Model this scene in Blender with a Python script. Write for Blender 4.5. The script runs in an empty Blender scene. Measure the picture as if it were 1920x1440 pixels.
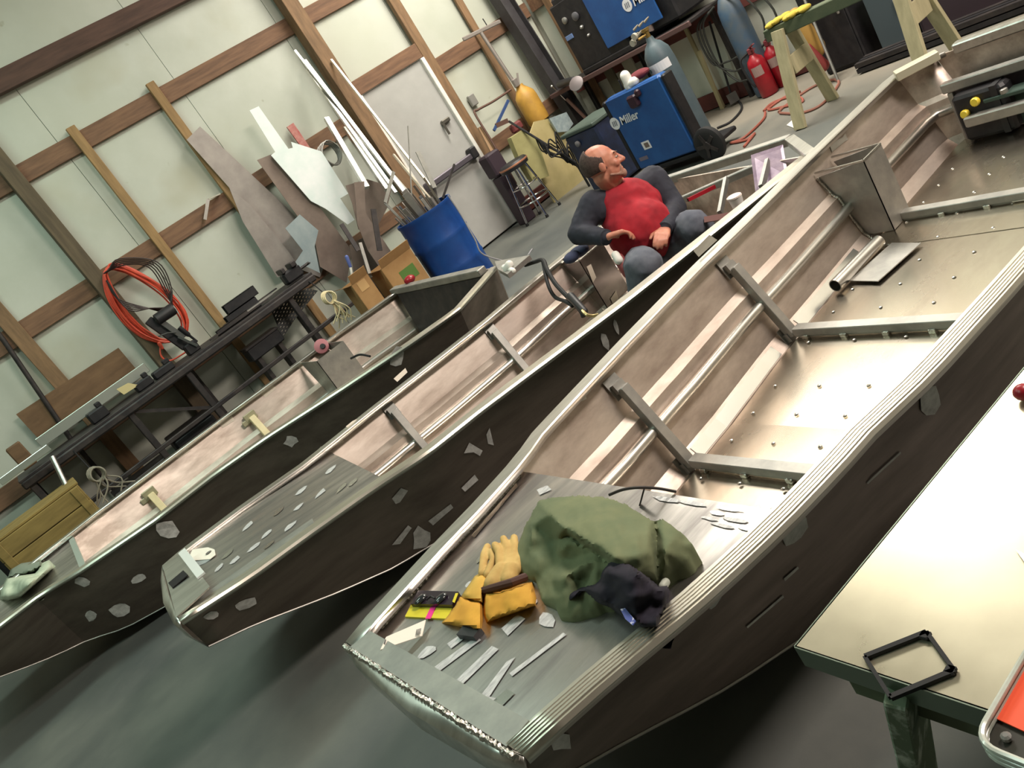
import bpy, bmesh, math, random
from mathutils import Vector as V, Matrix as M
from mathutils import noise as mnoise
R = random.Random(7)
SC = bpy.context.scene
COL = SC.collection
rad = math.radians

# ---------------------------------------------------------------- camera
FPX = 1570.0
CAM = V((0, 0, 1.62))
PITCH, ROLL, YAW = rad(18.3), rad(33.5), rad(26.0)
_F = V((math.sin(YAW) * math.cos(PITCH), math.cos(YAW) * math.cos(PITCH), -math.sin(PITCH)))
_R0 = V((math.cos(YAW), -math.sin(YAW), 0))
_U0 = _R0.cross(_F)
_R = _R0 * math.cos(ROLL) - _U0 * math.sin(ROLL)
_U = _R.cross(_F)
cam_data = bpy.data.cameras.new('camera')
cam_data.sensor_width = 36.0
cam_data.lens = FPX * 36.0 / 1920.0
cam_data.clip_start = 0.02
cam_ob = bpy.data.objects.new('camera', cam_data)
COL.objects.link(cam_ob)
_m = M.Identity(4)
for i in range(3):
    _m[i][0], _m[i][1], _m[i][2], _m[i][3] = _R[i], _U[i], -_F[i], CAM[i]
cam_ob.matrix_world = _m
SC.camera = cam_ob

# ---------------------------------------------------------------- world, lights, exposure
SC.view_settings.view_transform = 'Standard'
SC.view_settings.look = 'None'
SC.view_settings.exposure = 0.0
SC.view_settings.gamma = 1.0
SC.view_settings.use_curve_mapping = False
SC.cycles.use_denoising = True
world = bpy.data.worlds.new('world')
SC.world = world
world.use_nodes = True
world.node_tree.nodes['Background'].inputs[0].default_value = (0.75, 0.85, 0.8, 1)
world.node_tree.nodes['Background'].inputs[1].default_value = 0.05


def area(name, loc, target, size, power, color):
    d = bpy.data.lights.new(name, 'AREA')
    d.shape = 'RECTANGLE'
    d.size, d.size_y = size
    d.energy = power
    d.color = color
    o = bpy.data.objects.new(name, d)
    COL.objects.link(o)
    o.location = loc
    o.rotation_euler = (V(target) - V(loc)).to_track_quat('-Z', 'Y').to_euler()
    return o


# rows of ceiling lamps of the shed (all above the frame)
area('lamp_stern', (5.9, 5.5, 4.85), (5.9, 5.5, 0), (1.6, 3.2), 390, (1.0, 0.94, 0.84))
area('lamp_middle', (4.4, -0.4, 4.85), (4.4, 0.6, 0), (2.4, 1.2), 480, (1.0, 0.87, 0.77))
area('lamp_bow', (-1.6, 2.6, 4.85), (-1.6, 3.2, 0), (2.4, 0.6), 70, (0.74, 1.0, 0.86))
area('lamp_wall', (0.2, 5.6, 4.85), (0.2, 6.2, 0), (2.4, 0.6), 95, (0.78, 1.0, 0.86))


# ---------------------------------------------------------------- measuring helpers: a pixel of the photo on a real plane
def ray(px, py):
    return _F + _R * ((px - 960.0) / FPX) - _U * ((py - 720.0) / FPX)


def at(px, py, axis, val):
    r = ray(px, py)
    return CAM + r * ((val - CAM[axis]) / r[axis])


def az(px, py, z):
    return at(px, py, 2, z)


def ay(px, py, y):
    return at(px, py, 1, y)


def ax(px, py, x):
    return at(px, py, 0, x)


def on_plane(px, py, p, n):
    r = ray(px, py)
    return CAM + r * ((V(p) - CAM).dot(n) / r.dot(n))


# ---------------------------------------------------------------- materials
MATS = {}


def lin(c):
    return tuple((x / 12.92 if x <= 0.04045 else ((x + 0.055) / 1.055) ** 2.4) for x in c)


def srgb(r, g, b):
    return lin((r / 255.0, g / 255.0, b / 255.0)) + (1,)


def mat(name, c1, c2=None, rough=0.6, metal=0.0, scale=6.0, stretch=(1, 1, 1), rough2=None, bump=0.0, bscale=None,
        detail=5.0, lo=0.35, hi=0.65, alpha=None, trans=0.0, c3=None, scale3=1.3, emit=None, spec=None, coord='Object'):
    if name in MATS:
        return MATS[name]
    m = bpy.data.materials.new(name)
    m.use_nodes = True
    nt = m.node_tree
    b = nt.nodes['Principled BSDF']
    b.inputs['Roughness'].default_value = rough
    b.inputs['Metallic'].default_value = metal
    b.inputs['Base Color'].default_value = c1
    if spec is not None:
        b.inputs['Specular IOR Level'].default_value = spec
    if trans:
        b.inputs['Transmission Weight'].default_value = trans
    if alpha is not None:
        b.inputs['Alpha'].default_value = alpha
    if emit:
        b.inputs['Emission Color'].default_value = emit
        b.inputs['Emission Strength'].default_value = 1.0
    tc = nt.nodes.new('ShaderNodeTexCoord')
    mp = nt.nodes.new('ShaderNodeMapping')
    mp.inputs['Scale'].default_value = stretch
    nt.links.new(tc.outputs[coord], mp.inputs['Vector'])
    if c2 is not None or rough2 is not None or bump:
        nz = nt.nodes.new('ShaderNodeTexNoise')
        nz.inputs['Scale'].default_value = scale
        nz.inputs['Detail'].default_value = detail
        nz.inputs['Roughness'].default_value = 0.62
        nt.links.new(mp.outputs['Vector'], nz.inputs['Vector'])
        mr = nt.nodes.new('ShaderNodeMapRange')
        mr.inputs['From Min'].default_value = lo
        mr.inputs['From Max'].default_value = hi
        nt.links.new(nz.outputs['Fac'], mr.inputs['Value'])
        if c2 is not None:
            mx = nt.nodes.new('ShaderNodeMix')
            mx.data_type = 'RGBA'
            mx.inputs['A'].default_value = c1
            mx.inputs['B'].default_value = c2
            nt.links.new(mr.outputs['Result'], mx.inputs['Factor'])
            out = mx.outputs['Result']
            if c3 is not None:
                n3 = nt.nodes.new('ShaderNodeTexNoise')
                n3.inputs['Scale'].default_value = scale3
                n3.inputs['Detail'].default_value = 4
                nt.links.new(tc.outputs[coord], n3.inputs['Vector'])
                r3 = nt.nodes.new('ShaderNodeMapRange')
                r3.inputs['From Min'].default_value = 0.45
                r3.inputs['From Max'].default_value = 0.7
                nt.links.new(n3.outputs['Fac'], r3.inputs['Value'])
                m3 = nt.nodes.new('ShaderNodeMix')
                m3.data_type = 'RGBA'
                m3.inputs['B'].default_value = c3
                nt.links.new(out, m3.inputs['A'])
                nt.links.new(r3.outputs['Result'], m3.inputs['Factor'])
                out = m3.outputs['Result']
            nt.links.new(out, b.inputs['Base Color'])
        if rough2 is not None:
            rr = nt.nodes.new('ShaderNodeMapRange')
            rr.inputs['To Min'].default_value = rough
            rr.inputs['To Max'].default_value = rough2
            nt.links.new(mr.outputs['Result'], rr.inputs['Value'])
            nt.links.new(rr.outputs['Result'], b.inputs['Roughness'])
        if bump:
            n2 = nt.nodes.new('ShaderNodeTexNoise')
            n2.inputs['Scale'].default_value = bscale or scale * 3
            n2.inputs['Detail'].default_value = 6
            nt.links.new(mp.outputs['Vector'], n2.inputs['Vector'])
            bp = nt.nodes.new('ShaderNodeBump')
            bp.inputs['Strength'].default_value = bump
            bp.inputs['Distance'].default_value = 0.01
            nt.links.new(n2.outputs['Fac'], bp.inputs['Height'])
            nt.links.new(bp.outputs['Normal'], b.inputs['Normal'])
    MATS[name] = m
    return m


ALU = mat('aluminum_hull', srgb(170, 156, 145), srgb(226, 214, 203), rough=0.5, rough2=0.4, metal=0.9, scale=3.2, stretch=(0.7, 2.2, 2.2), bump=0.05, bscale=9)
ALU_OUT = mat('aluminum_hull_shaded', srgb(112, 101, 92), srgb(140, 127, 116), rough=0.55, rough2=0.45, metal=0.9, scale=3.0, stretch=(0.35, 2.5, 2.5), detail=8)  # darker copy of the hull metal: shade of the near sides put into the colour
GUNW = mat('aluminum_gunwale', srgb(206, 200, 186), srgb(224, 220, 208), rough=0.36, metal=1.0, scale=9, stretch=(0.3, 3, 3))
ALU_FLOOR = mat('aluminum_floor', srgb(168, 158, 144), srgb(220, 212, 196), rough=0.30, rough2=0.20, metal=1.0, scale=2.2, stretch=(0.8, 1.6, 1), bump=0.04, bscale=6)
ALU_CLEAN = mat('aluminum_clean', srgb(196, 194, 188), srgb(220, 218, 212), rough=0.34, metal=1.0, scale=9, stretch=(0.3, 3, 3))
ALU_DECK = mat('aluminum_deck', srgb(150, 146, 144), srgb(212, 208, 204), rough=0.42, rough2=0.30, metal=1.0, scale=4.0, stretch=(0.5, 3, 1), bump=0.03, bscale=8)
ALU_DULL = mat('aluminum_dull', srgb(150, 150, 146), srgb(176, 174, 168), rough=0.5, metal=0.9, scale=8)
ALU_BRIGHT = mat('aluminum_bright', srgb(225, 225, 220), rough=0.24, metal=1.0)
GROUND = mat('aluminum_ground', srgb(214, 214, 214), srgb(170, 170, 172), rough=0.5, metal=0.35, scale=30, stretch=(1, 4, 1))
WELD = mat('weld_bead', srgb(226, 222, 214), srgb(170, 166, 158), rough=0.22, metal=1.0, scale=60, bump=0.5, bscale=120)
STEEL_DARK = mat('steel_dark', srgb(52, 50, 52), srgb(74, 68, 66), rough=0.55, metal=0.6, scale=10)
STEEL_BLACK = mat('steel_black', srgb(28, 28, 32), srgb(44, 42, 44), rough=0.55, metal=0.3, scale=12)
BLACK = mat('black_plastic', srgb(26, 26, 30), srgb(38, 36, 38), rough=0.5, scale=14)
RUBBER = mat('black_rubber', srgb(22, 22, 24), rough=0.75)
WOOD = mat('lumber_brown', srgb(108, 84, 60), srgb(136, 106, 76), rough=0.75, scale=3.0, stretch=(8, 8, 1.2), detail=7)
WOODH = mat('lumber_brown_long', srgb(98, 72, 54), srgb(126, 94, 70), rough=0.75, scale=3.0, stretch=(1.0, 9, 9), detail=7)
WOOD_PALE = mat('lumber_pale', srgb(132, 104, 68), srgb(158, 126, 84), rough=0.75, scale=3.0, stretch=(9, 9, 1.2), detail=7)
WOOD_OLD = mat('lumber_weathered', srgb(128, 112, 92), srgb(160, 144, 118), rough=0.8, scale=4, stretch=(6, 6, 1))
PLY = mat('plywood_brown', srgb(96, 72, 50), srgb(120, 92, 66), rough=0.8, scale=3, stretch=(1, 4, 4))
WHITE_PANEL = mat('wall_sheet_white', srgb(190, 193, 182), srgb(177, 181, 168), rough=0.55, scale=1.6, detail=8, c3=srgb(182, 185, 170), scale3=0.9)
def specks(m, col, scale, lo, hi):
    nt = m.node_tree
    b = nt.nodes['Principled BSDF']
    src = b.inputs['Base Color'].links[0].from_socket
    tc = nt.nodes.new('ShaderNodeTexCoord')
    n = nt.nodes.new('ShaderNodeTexNoise')
    n.inputs['Scale'].default_value = scale
    n.inputs['Detail'].default_value = 3
    nt.links.new(tc.outputs['Object'], n.inputs['Vector'])
    r = nt.nodes.new('ShaderNodeMapRange')
    r.inputs['From Min'].default_value = lo
    r.inputs['From Max'].default_value = hi
    nt.links.new(n.outputs['Fac'], r.inputs['Value'])
    x = nt.nodes.new('ShaderNodeMix')
    x.data_type = 'RGBA'
    x.inputs['B'].default_value = col
    nt.links.new(src, x.inputs['A'])
    nt.links.new(r.outputs['Result'], x.inputs['Factor'])
    nt.links.new(x.outputs['Result'], b.inputs['Base Color'])


specks(WHITE_PANEL, srgb(140, 136, 110), 5.0, .70, .78)
specks(WHITE_PANEL, srgb(168, 164, 140), 1.1, .60, .85)
DOOR_WHITE = mat('door_paint', srgb(174, 173, 169), srgb(162, 161, 157), rough=0.5, scale=2.5, detail=8)
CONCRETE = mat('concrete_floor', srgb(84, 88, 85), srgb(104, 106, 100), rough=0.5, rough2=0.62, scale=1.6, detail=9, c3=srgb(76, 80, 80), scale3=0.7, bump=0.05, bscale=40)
def dust_and_light(m, col):
    """dust and spatter lying on the concrete towards the welding corner, lamp light there mixed into the colour"""
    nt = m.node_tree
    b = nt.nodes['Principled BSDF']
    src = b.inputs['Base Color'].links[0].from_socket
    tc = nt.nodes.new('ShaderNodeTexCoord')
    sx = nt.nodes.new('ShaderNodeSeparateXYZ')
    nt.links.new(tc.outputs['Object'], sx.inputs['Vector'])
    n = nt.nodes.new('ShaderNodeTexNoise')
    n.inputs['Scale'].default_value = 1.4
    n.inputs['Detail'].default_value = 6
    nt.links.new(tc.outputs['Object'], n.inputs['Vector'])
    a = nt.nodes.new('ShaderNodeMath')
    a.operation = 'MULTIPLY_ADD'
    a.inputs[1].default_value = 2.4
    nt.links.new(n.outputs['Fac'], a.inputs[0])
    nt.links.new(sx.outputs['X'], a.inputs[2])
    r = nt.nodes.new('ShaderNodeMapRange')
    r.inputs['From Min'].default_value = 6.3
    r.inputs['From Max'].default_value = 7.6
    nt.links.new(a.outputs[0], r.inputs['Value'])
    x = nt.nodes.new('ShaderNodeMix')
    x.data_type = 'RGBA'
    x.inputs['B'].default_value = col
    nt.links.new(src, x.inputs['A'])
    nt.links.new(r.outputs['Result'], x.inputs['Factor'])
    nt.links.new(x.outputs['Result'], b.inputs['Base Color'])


dust_and_light(CONCRETE, srgb(132, 126, 114))  # floor dust, with the lighter tone of the lit corner painted in
CEIL = mat('ceiling_sheet', srgb(150, 148, 140), srgb(130, 128, 122), rough=0.8, scale=2)
BLUE_DRUM = mat('drum_blue', srgb(22, 72, 142), srgb(14, 58, 124), rough=0.42, scale=5, detail=8)
BLUE_PAINT = mat('welder_blue', srgb(32, 86, 150), srgb(26, 72, 132), rough=0.45, scale=5, detail=8)
CYL_BLUE = mat('cylinder_blue_grey', srgb(84, 100, 106), srgb(70, 86, 94), rough=0.5, scale=6)
CYL_BLUE2 = mat('cylinder_steel_blue', srgb(58, 84, 108), srgb(84, 92, 96), rough=0.5, scale=5)
YELLOW = mat('yellow_paint', srgb(196, 150, 62), srgb(170, 128, 56), rough=0.55, scale=6)
YELLOW_PLASTIC = mat('yellow_plastic', srgb(214, 190, 60), rough=0.4)
RED = mat('red_paint', srgb(156, 22, 36), srgb(132, 18, 30), rough=0.35, scale=8)
WHITE = mat('white_plain', srgb(232, 230, 224), srgb(220, 218, 210), rough=0.6, scale=20)
PAPER = mat('paper_white', srgb(226, 220, 208), rough=0.7)
CARD = mat('cardboard', srgb(172, 134, 88), srgb(156, 118, 74), rough=0.85, scale=5)
CARD_DARK = mat('cardboard_dark', srgb(128, 98, 62), rough=0.85)
GREEN_PRINT = mat('green_print', srgb(84, 118, 52), rough=0.8)
ORANGE_HOSE = mat('orange_hose', srgb(216, 84, 58), srgb(196, 66, 46), rough=0.55, scale=10)
RED_HOSE = mat('red_hose', srgb(150, 82, 68), rough=0.6)
GREY_GREEN = mat('sawhorse_wood', srgb(156, 150, 118), srgb(176, 168, 134), rough=0.8, scale=4, stretch=(6, 6, 1))
GREEN_BEAM = mat('sawhorse_beam', srgb(76, 88, 68), srgb(96, 104, 80), rough=0.8, scale=4)
CREAM = mat('cream_rope_lit_rib', srgb(226, 212, 172), srgb(212, 198, 156), rough=0.55, scale=12)


# ---------------------------------------------------------------- mesh builder
class MB:
    def __init__(s):
        s.v = []
        s.f = []

    def add(s, vs, fs):
        o = len(s.v)
        s.v += [V(p) for p in vs]
        s.f += [tuple(i + o for i in f) for f in fs]
        return s

    def box(s, c, size, rot=None):
        c = V(c)
        hx, hy, hz = size[0] / 2, size[1] / 2, size[2] / 2
        vs = [V((x, y, z)) for z in (-hz, hz) for y in (-hy, hy) for x in (-hx, hx)]
        if rot is not None:
            vs = [rot @ p for p in vs]
        return s.add([p + c for p in vs], [(0, 2, 3, 1), (4, 5, 7, 6), (0, 1, 5, 4), (1, 3, 7, 5), (3, 2, 6, 7), (2, 0, 4, 6)])

    def cbox(s, c, size, b=0.01, rot=None):
        """box with chamfered edges: an octagonal-ish extrusion along z with small end bevels"""
        c = V(c)
        hx, hy, hz = size[0] / 2, size[1] / 2, size[2] / 2
        b = min(b, hx * .6, hy * .6, hz * .6)

        def ring(ix, z):
            return [V((-hx + ix, -hy + ix + b, z)), V((-hx + ix + b, -hy + ix, z)), V((hx - ix - b, -hy + ix, z)), V((hx - ix, -hy + ix + b, z)),
                    V((hx - ix, hy - ix - b, z)), V((hx - ix - b, hy - ix, z)), V((-hx + ix + b, hy - ix, z)), V((-hx + ix, hy - ix - b, z))]
        rs = [ring(b * .7, -hz), ring(0, -hz + b), ring(0, hz - b), ring(b * .7, hz)]
        vs = [p for r in rs for p in r]
        if rot is not None:
            vs = [rot @ p for p in vs]
        fs = [tuple(range(7, -1, -1)), tuple(range(24, 32))]
        for k in range(3):
            for i in range(8):
                j = (i + 1) % 8
                fs.append((k * 8 + i, k * 8 + j, k * 8 + 8 + j, k * 8 + 8 + i))
        return s.add([p + c for p in vs], fs)

    def bar(s, a, b, w, h, up=(0, 0, 1), cham=0.0):
        """rectangular bar from a to b; h along up, w across"""
        a, b = V(a), V(b)
        d = b - a
        L = d.length
        x = d.normalized()
        u = V(up)
        y = u.cross(x)
        if y.length < 1e-5:
            y = V((1, 0, 0)).cross(x)
        y.normalize()
        z = x.cross(y)
        rot = M((x, y, z)).transposed()
        if cham:
            return s.cbox((a + b) / 2, (L, w, h), cham, rot)
        return s.box((a + b) / 2, (L, w, h), rot)

    def sheet(s, pts, t=0.004, n=None):
        """flat polygon (3D points) with thickness t along its normal (downwards)"""
        pts = [V(p) for p in pts]
        if n is None:
            n = V((0, 0, 0))
            for i in range(len(pts)):
                n += pts[i].cross(pts[(i + 1) % len(pts)])
            n.normalize()
        n = V(n)
        k = len(pts)
        vs = pts + [p - n * t for p in pts]
        fs = [tuple(range(k)), tuple(range(2 * k - 1, k - 1, -1))]
        for i in range(k):
            j = (i + 1) % k
            fs.append((i, i + k, j + k, j))
        return s.add(vs, fs)

    def tube(s, pts, r, seg=8, cap=True, closed=False):
        pts = [V(p) for p in pts]
        n = len(pts)
        rr = r if isinstance(r, (list, tuple)) else [r] * n
        prev = None
        rings = []
        for i, p in enumerate(pts):
            if closed:
                d = pts[(i + 1) % n] - pts[i - 1]
            elif i == 0:
                d = pts[1] - p
            elif i == n - 1:
                d = p - pts[i - 1]
            else:
                d = pts[i + 1] - pts[i - 1]
            if d.length < 1e-9:
                d = V((0, 0, 1))
            d.normalize()
            if prev is None:
                u = d.cross(V((0, 0, 1)))
                if u.length < 1e-3:
                    u = d.cross(V((0, 1, 0)))
            else:
                u = prev - d * prev.dot(d)
                if u.length < 1e-6:
                    u = d.orthogonal()
            u.normalize()
            prev = u
            w = d.cross(u)
            rings.append([p + (u * math.cos(2 * math.pi * k / seg) + w * math.sin(2 * math.pi * k / seg)) * rr[i] for k in range(seg)])
        vs = [q for rg in rings for q in rg]
        fs = []
        m = n if closed else n - 1
        for i in range(m):
            a, b = i * seg, ((i + 1) % n) * seg
            for k in range(seg):
                l = (k + 1) % seg
                fs.append((a + k, b + k, b + l, a + l))
        if cap and not closed:
            fs.append(tuple(range(seg)))
            fs.append(tuple(range((n - 1) * seg + seg - 1, (n - 1) * seg - 1, -1)))
        return s.add(vs, fs)

    def lathe(s, prof, seg=20, base=(0, 0, 0), axis=(0, 0, 1), cap=True):
        """prof: list of (radius, height) along axis"""
        axis = V(axis).normalized()
        u = axis.orthogonal().normalized()
        w = axis.cross(u)
        base = V(base)
        vs = []
        for r, h in prof:
            for k in range(seg):
                a = 2 * math.pi * k / seg
                vs.append(base + axis * h + (u * math.cos(a) + w * math.sin(a)) * r)
        fs = []
        for i in range(len(prof) - 1):
            for k in range(seg):
                l = (k + 1) % seg
                fs.append((i * seg + k, i * seg + l, (i + 1) * seg + l, (i + 1) * seg + k))
        if cap:
            if prof[0][0] > 1e-5:
                fs.append(tuple(range(seg - 1, -1, -1)))
            if prof[-1][0] > 1e-5:
                q = (len(prof) - 1) * seg
                fs.append(tuple(range(q, q + seg)))
        return s.add(vs, fs)

    def grid(s, rows, closed_u=False):
        """rows: list of equally long lists of points"""
        n, m = len(rows), len(rows[0])
        vs = [p for r in rows for p in r]
        fs = []
        for i in range(n - 1):
            for j in range(m - (0 if closed_u else 1)):
                k = (j + 1) % m
                fs.append((i * m + j, i * m + k, (i + 1) * m + k, (i + 1) * m + j))
        return s.add(vs, fs)

    def ell(s, c, r, rot=None, seg=14, rings=9):
        c = V(c)
        vs = []
        for i in range(rings + 1):
            t = math.pi * i / rings
            for k in range(seg):
                a = 2 * math.pi * k / seg
                p = V((r[0] * math.sin(t) * math.cos(a), r[1] * math.sin(t) * math.sin(a), r[2] * math.cos(t)))
                vs.append(c + (rot @ p if rot is not None else p))
        fs = []
        for i in range(rings):
            for k in range(seg):
                l = (k + 1) % seg
                fs.append((i * seg + k, (i + 1) * seg + k, (i + 1) * seg + l, i * seg + l))
        return s.add(vs, fs)

    def cap(s, a, b, ra, rb, seg=12):
        """tapered capsule"""
        a, b = V(a), V(b)
        d = (b - a)
        L = d.length
        d.normalize()
        pts, rr = [], []
        for k in range(5):
            t = math.pi / 2 * k / 4
            pts.append(a - d * ra * math.cos(t))
            rr.append(max(ra * math.sin(t), ra * .05))
        for k in range(5):
            t = math.pi / 2 * k / 4
            pts.append(b + d * rb * math.sin(t))
            rr.append(max(rb * math.cos(t), rb * .05))
        return s.tube(pts, rr, seg)


def origin(o):
    p = V((0, 0, 0))
    while o is not None:
        p += V(o.location)
        o = o.parent
    return p


def obj(name, mb, m, parent=None, smooth=False, solid=None, loc=None):
    """link a builder as ONE mesh object. Vertices are world coordinates; parents carry only a location."""
    off = origin(parent) if parent is not None else (V(loc) if loc is not None else V((0, 0, 0)))
    me = bpy.data.meshes.new(name)
    me.from_pydata([tuple(p - off) for p in mb.v], [], mb.f)
    me.validate()
    me.update()
    bm = bmesh.new()
    bm.from_mesh(me)
    bmesh.ops.remove_doubles(bm, verts=bm.verts, dist=1e-6)
    bmesh.ops.recalc_face_normals(bm, faces=bm.faces)
    bm.to_mesh(me)
    bm.free()
    if smooth:
        me.polygons.foreach_set('use_smooth', [True] * len(me.polygons))
        try:
            me.set_sharp_from_angle(angle=rad(smooth if smooth is not True else 40))
        except Exception:
            pass
    if m is not None:
        me.materials.append(m)
    o = bpy.data.objects.new(name, me)
    COL.objects.link(o)
    if parent is not None:
        o.parent = parent
    elif loc is not None:
        o.location = loc
    if solid:
        md = o.modifiers.new('thickness', 'SOLIDIFY')
        md.thickness = solid
        md.offset = 0
    return o


def tag(o, label=None, cat=None, group=None, kind=None):
    if label:
        o['label'] = label
    if cat:
        o['category'] = cat
    if group:
        o['group'] = group
    if kind:
        o['kind'] = kind
    return o


def thing(name, label, cat, loc, group=None):
    o = bpy.data.objects.new(name, None)
    o.empty_display_size = 0.1
    COL.objects.link(o)
    o.location = loc
    return tag(o, label, cat, group)


def single(name, mb, m, label, cat, loc=None, group=None, smooth=False, solid=None):
    if loc is None:
        lo = V((min(p.x for p in mb.v), min(p.y for p in mb.v), min(p.z for p in mb.v)))
        hi = V((max(p.x for p in mb.v), max(p.y for p in mb.v), max(p.z for p in mb.v)))
        loc = ((lo.x + hi.x) / 2, (lo.y + hi.y) / 2, lo.z)
    return tag(obj(name, mb, m, None, smooth, solid, loc), label, cat, group)


def copy_tree(o, delta, label=None, group=None):
    c = o.copy()
    COL.objects.link(c)
    c.location = V(o.location) + V(delta)
    if label:
        c['label'] = label
    for ch in o.children:
        d = ch.copy()
        COL.objects.link(d)
        d.parent = c
        for g in ch.children:
            e = g.copy()
            COL.objects.link(e)
            e.parent = d
    return c


def lerp(a, b, t):
    return a + (b - a) * t


def interp(tab, x):
    if x <= tab[0][0]:
        return tab[0][1]
    for (x0, y0), (x1, y1) in zip(tab, tab[1:]):
        if x <= x1:
            return y0 + (y1 - y0) * (x - x0) / (x1 - x0)
    return tab[-1][1]


def resample(pts, n):
    pts = [V(p) for p in pts]
    L = [0]
    for a, b in zip(pts, pts[1:]):
        L.append(L[-1] + (b - a).length)
    out = []
    k = 0
    for i in range(n):
        t = L[-1] * i / (n - 1)
        while k < len(pts) - 2 and t > L[k + 1]:
            k += 1
        out.append(pts[k].lerp(pts[k + 1], min(1, max(0, (t - L[k]) / (L[k + 1] - L[k])))))
    return out


def spline(pts, n=8, closed=False):
    """Catmull-Rom through the points"""
    P = [V(p) for p in pts]
    out = []
    m = len(P)
    for i in range(m if closed else m - 1):
        p1, p2 = P[i], P[(i + 1) % m]
        p0 = P[i - 1] if (closed or i > 0) else p1 * 2 - p2
        p3 = P[(i + 2) % m] if (closed or i + 2 < m) else p2 * 2 - p1
        for k in range(n):
            t = k / n
            out.append(0.5 * ((2 * p1) + (p2 - p0) * t + (2 * p0 - 5 * p1 + 4 * p2 - p3) * t * t + (3 * p1 - p0 - 3 * p2 + p3) * t ** 3))
    if not closed:
        out.append(P[-1])
    return out


# ---------------------------------------------------------------- the setting
YW = 8.36
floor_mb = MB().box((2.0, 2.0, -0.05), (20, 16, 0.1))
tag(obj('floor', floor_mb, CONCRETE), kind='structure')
XL, XR, YF, ZC = -5.0, 7.0, -5.0, 5.0
wall_back = obj('wall_back', MB().box(((XL + XR) / 2, YW + 0.12, ZC / 2), (XR - XL + .2, 0.1, ZC)), mat('wall_backing', srgb(120, 116, 104), rough=0.8))
tag(wall_back, kind='structure')
for nm, c, s in (('wall_left', (XL - .05, 1.7, ZC / 2), (0.1, 13.4, ZC)), ('wall_front', ((XL + XR) / 2, YF - .05, ZC / 2), (XR - XL, 0.1, ZC))):
    tag(obj(nm, MB().box(c, s), mat('wall_sheet_dim', srgb(140, 138, 128), srgb(124, 122, 112), rough=.7, scale=2)), kind='structure')
wall_right = tag(obj('wall_right', MB().box((XR + .1, 1.7, ZC / 2), (0.1, 13.6, ZC)), WHITE_PANEL), kind='structure')
tag(obj('ceiling', MB().box(((XL + XR) / 2, 1.7, ZC + .05), (XR - XL + .2, 13.7, 0.1)), CEIL), kind='structure')
ys = [8.32, 7.1, 5.88, 4.66, 3.44, 2.22, 1.0, -1.4, -5]
for a, b in zip(ys, ys[1:]):
    obj('wall_sheet', MB().box((XR + .03, (a + b) / 2, 2.5), (.03, a - b - .005, 4.98)), WHITE_PANEL, wall_right)
# white wall sheets, each a part, seams open by a few millimetres
xs = [-5.0, -3.2, -1.98, -0.76, 0.46, 1.68, 2.90, 4.12, 5.34, 6.56, 7.0]
for a, b in zip(xs, xs[1:]):
    obj('wall_sheet', MB().box(((a + b) / 2, YW + 0.05, 2.5), (b - a - 0.005, 0.03, 4.98)), WHITE_PANEL, wall_back)


def girt(x0, x1, z0, z1, d=0.04, y=YW):
    obj('girt', MB().cbox(((x0 + x1) / 2, y - d / 2 + 0.032, (z0 + z1) / 2), (x1 - x0, d, z1 - z0), 0.004), WOODH, wall_back)


def stud(x0, x1, z0, z1, d=0.04, m=None, y=YW - 0.04):
    obj('stud', MB().cbox(((x0 + x1) / 2, y - d / 2 + 0.032, (z0 + z1) / 2), (x1 - x0, d, z1 - z0), 0.004), m or WOOD, wall_back)

girt(-5, 6.98, 1.84, 2.01)
girt(-5, 6.98, 2.92, 3.085)
obj('girt', MB().cbox((1.0, YW - .03, 3.695), (11.9, .09, .17), .004), mat('lumber_shaded', srgb(70, 50, 42), srgb(88, 64, 54), rough=.8, scale=3, stretch=(1, 9, 9)), wall_back)  # the shadow on this top girt is painted in as darker wood
girt(-5, 4.42, 0.80, 0.96)
girt(5.36, 6.98, 0.78, 0.95)
obj('girt', MB().cbox((6.22, YW - 0.0, 0.10), (1.5, 0.04, 0.17), 0.004), mat('lumber_red', srgb(104, 52, 44), srgb(84, 44, 40), rough=0.8, scale=4), wall_back)
stud(1.12, 1.25, 0, 4.98, d=0.12, m=mat('post_grey_brown', srgb(82, 70, 54), srgb(100, 86, 66), rough=0.8, scale=3, stretch=(8, 8, 1)))
stud(0.33, 0.46, 0, 2.6)
stud(1.79, 1.875, 0, 3.14, m=WOOD_PALE)
stud(2.62, 2.705, 0, 3.15, m=WOOD_PALE)
stud(4.21, 4.37, 0, 4.98, d=0.16)
stud(5.345, 5.465, 0, 4.98, d=0.06)
stud(6.11, 6.2, 0, 3.2)
LR = MATS['lumber_red']
for z0, z1, m in ((.80, .95, LR), (1.86, 2.02, WOODH), (2.92, 3.08, WOODH), (.01, .17, LR)):
    obj('girt', MB().cbox((XR - .008, 1.7, (z0 + z1) / 2), (.04, 13.2, z1 - z0), .004), m, wall_right)
for y in (7.95, 4.9, 1.9):
    obj('stud', MB().cbox((XR - .05, y, 2.49), (.04, .12, 4.98), .004), WOOD, wall_right)
stud(-1.5, -1.38, 0, 4.98, d=0.12)
obj('girt', MB().bar((0.75, YW - .03, 4.1), (1.35, YW - .03, 4.98), 0.04, 0.14, up=(0, 1, 0)), WOODH, wall_back)
# short header above the door
girt(4.37, 5.345, 2.09, 2.25, d=0.05, y=YW - 0.045)

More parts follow.
